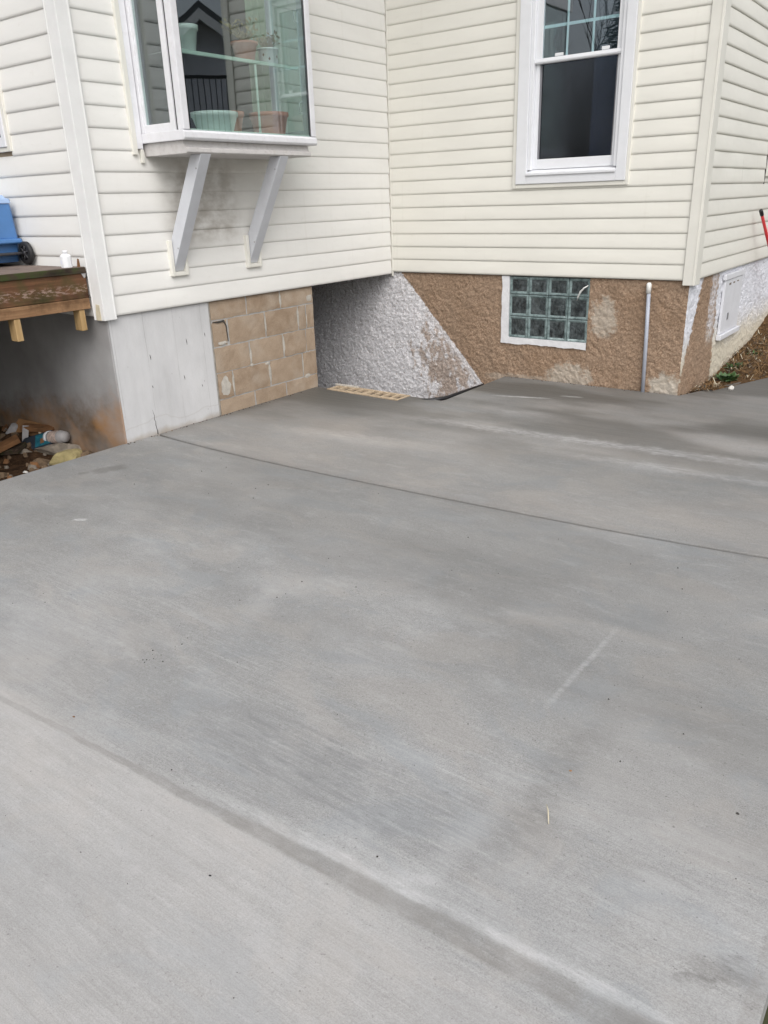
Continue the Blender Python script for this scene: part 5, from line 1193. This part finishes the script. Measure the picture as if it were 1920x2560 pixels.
# ------------------------------------------------------------------ what the window glass mirrors: neighbour house, railing, bare trees
def bare_tree(label, x, y, z, h, seed):
    r2 = random.Random(seed); t = thing('bare_tree', label, 'tree', (x, y, z), 'leafless trees round the yard'); tr = MB(); br = MB()
    def grow(p, d, L_, r, depth, mb):
        pts = [p]; q = p; dd = d
        for k in range(3):
            dd = (dd + Vector((r2.uniform(-.18, .18), r2.uniform(-.18, .18), r2.uniform(-.02, .12)))).normalized(); q = q + dd * (L_ / 3); pts.append(q)
        mb.tube(pts, [r, r * .88, r * .76, r * .62], 5 if depth > 1 else 7, cap=False)
        if depth >= 5: return
        for k in range(3 if depth < 4 else 2):
            a = Vector((r2.uniform(-1, 1), r2.uniform(-1, 1), r2.uniform(0.1, 0.9))).normalized(); nd = (dd * 0.8 + a * 0.75).normalized()
            grow(pts[r2.choice((2, 3, 3))], nd, L_ * r2.uniform(0.6, 0.8), r * 0.55, depth + 1, br)
    grow(Vector((x, y, z)), Vector((0, 0, 1)), h * 0.30, h * 0.011, 0, tr)
    part('trunk', tr, 'bark', t, fixn=False); part('branches', br, 'bark', t, fixn=False)
bare_tree('tall leafless tree mirrored at the top of the bay window', 14.5, 12.5, -1.0, 11, 1)
bare_tree('leafless tree mirrored beside the gable in the bay window', 11.8, 13.0, -1.0, 9, 2)
bare_tree('leafless tree mirrored in the left of the upper window panes', -6.5, -20.0, -1.1, 12, 3)
bare_tree('leafless tree mirrored in the right of the upper window panes', -9.8, -24.0, -1.1, 14, 4)
bare_tree('leafless tree standing furthest behind the deck side yard', -5.2, -27.0, -1.1, 14, 5)

def neighbour():
    D = Vector((0.727, 0.687, 0)).normalized(); Sd = Vector((-D.y, D.x, 0)); c = Vector((11.6, 7.7, -1.0))
    t = thing('neighbour_house', 'grey gabled neighbour house mirrored in the bay window glass', 'house', tuple(c))
    P = lambda s, d, z: tuple(c + Sd * s + D * d + Vector((0, 0, z)))
    m = MB(); m.prism([(-2.6, 0), (2.6, 0), (2.6, 3.75), (0, 5.65), (-2.6, 3.75)], lambda p, d: P(p[0], d, p[1]), 0, 7); part('wall', m, 'house_grey', t)
    m = MB()
    for s in (1, -1):
        m.prism([(0, 5.72), (s * 3.05, 3.47), (s * 3.05, 3.60), (0, 5.86)], lambda p, d: P(p[0], d, p[1]), -0.4, 7.3)
    part('roof', m, 'roof_dark', t)
    m = MB()
    for s in (1, -1): m.prism([(0, 5.50), (s * 3.05, 3.25), (s * 3.05, 3.465), (0, 5.715)], lambda p, d: P(p[0], d, p[1]), -0.42, -0.36)
    part('barge_board', m, 'trim_white', t)
    m = MB(); m.prism([(-2.6, 2.9), (2.6, 2.9), (2.6, 3.05), (-2.6, 3.05)], lambda p, d: P(p[0], d, p[1]), -1.9, -0.01); part('balcony_floor', m, 'deck_top', t)
    m = MB()
    for k in range(42): m.tube([P(-2.55 + k * 0.125, -1.85, 3.05), P(-2.55 + k * 0.125, -1.85, 4.15)], 0.012, 5, cap=False)
    m.prism([(-2.6, 4.15), (2.6, 4.15), (2.6, 4.21), (-2.6, 4.21)], lambda p, d: P(p[0], d, p[1]), -1.88, -1.82)
    part('railing', m, 'black_plastic', t, fixn=False)
    m = MB(); m.prism([(-2.4, 3.05), (-1.6, 3.05), (-1.6, 4.5), (-2.4, 4.5)], lambda p, d: P(p[0], d, p[1]), -0.03, -0.005); part('door', m, 'roof_dark', t)
neighbour()
def evergreen(label, x, y, z, h, seed):
    r2 = random.Random(seed); t = thing('evergreen_tree', label, 'tree', (x, y, z), 'evergreens beyond the deck'); m = MB()
    m.tube([(x, y, z), (x, y, z + h * 0.9)], [0.16, 0.03], 7); part('trunk', m, 'bark', t)
    m = MB()
    for k in range(2600):
        q = r2.random() ** 0.8; zz = z + 0.6 + q * (h - 0.6); rad = (1 - q) * h * 0.28 * math.sqrt(r2.random()) + 0.05; a = r2.uniform(0, 6.28)
        c = Vector((x + rad * math.cos(a), y + rad * math.sin(a), zz)); d = Vector((math.cos(a), math.sin(a), r2.uniform(-.5, .2))).normalized() * r2.uniform(.18, .4); e = Vector((-math.sin(a), math.cos(a), 0)) * r2.uniform(.05, .12)
        m.add([c, c + d * .5 + e, c + d, c + d * .5 - e], [(0, 1, 2, 3)])
    part('crown', m, 'leaf_green', t, fixn=False)
evergreen('dark evergreen mirrored in the upper right window panes', -4.4, -17.5, -1.1, 7.5, 1)
evergreen('dark evergreen farther back behind the deck side yard', -9.2, -18.5, -1.1, 7.0, 2)
evergreen('broad evergreen between the leafless trees across the yard', -6.6, -16.2, -1.1, 4.7, 3)

print('objects', len(bpy.data.objects))
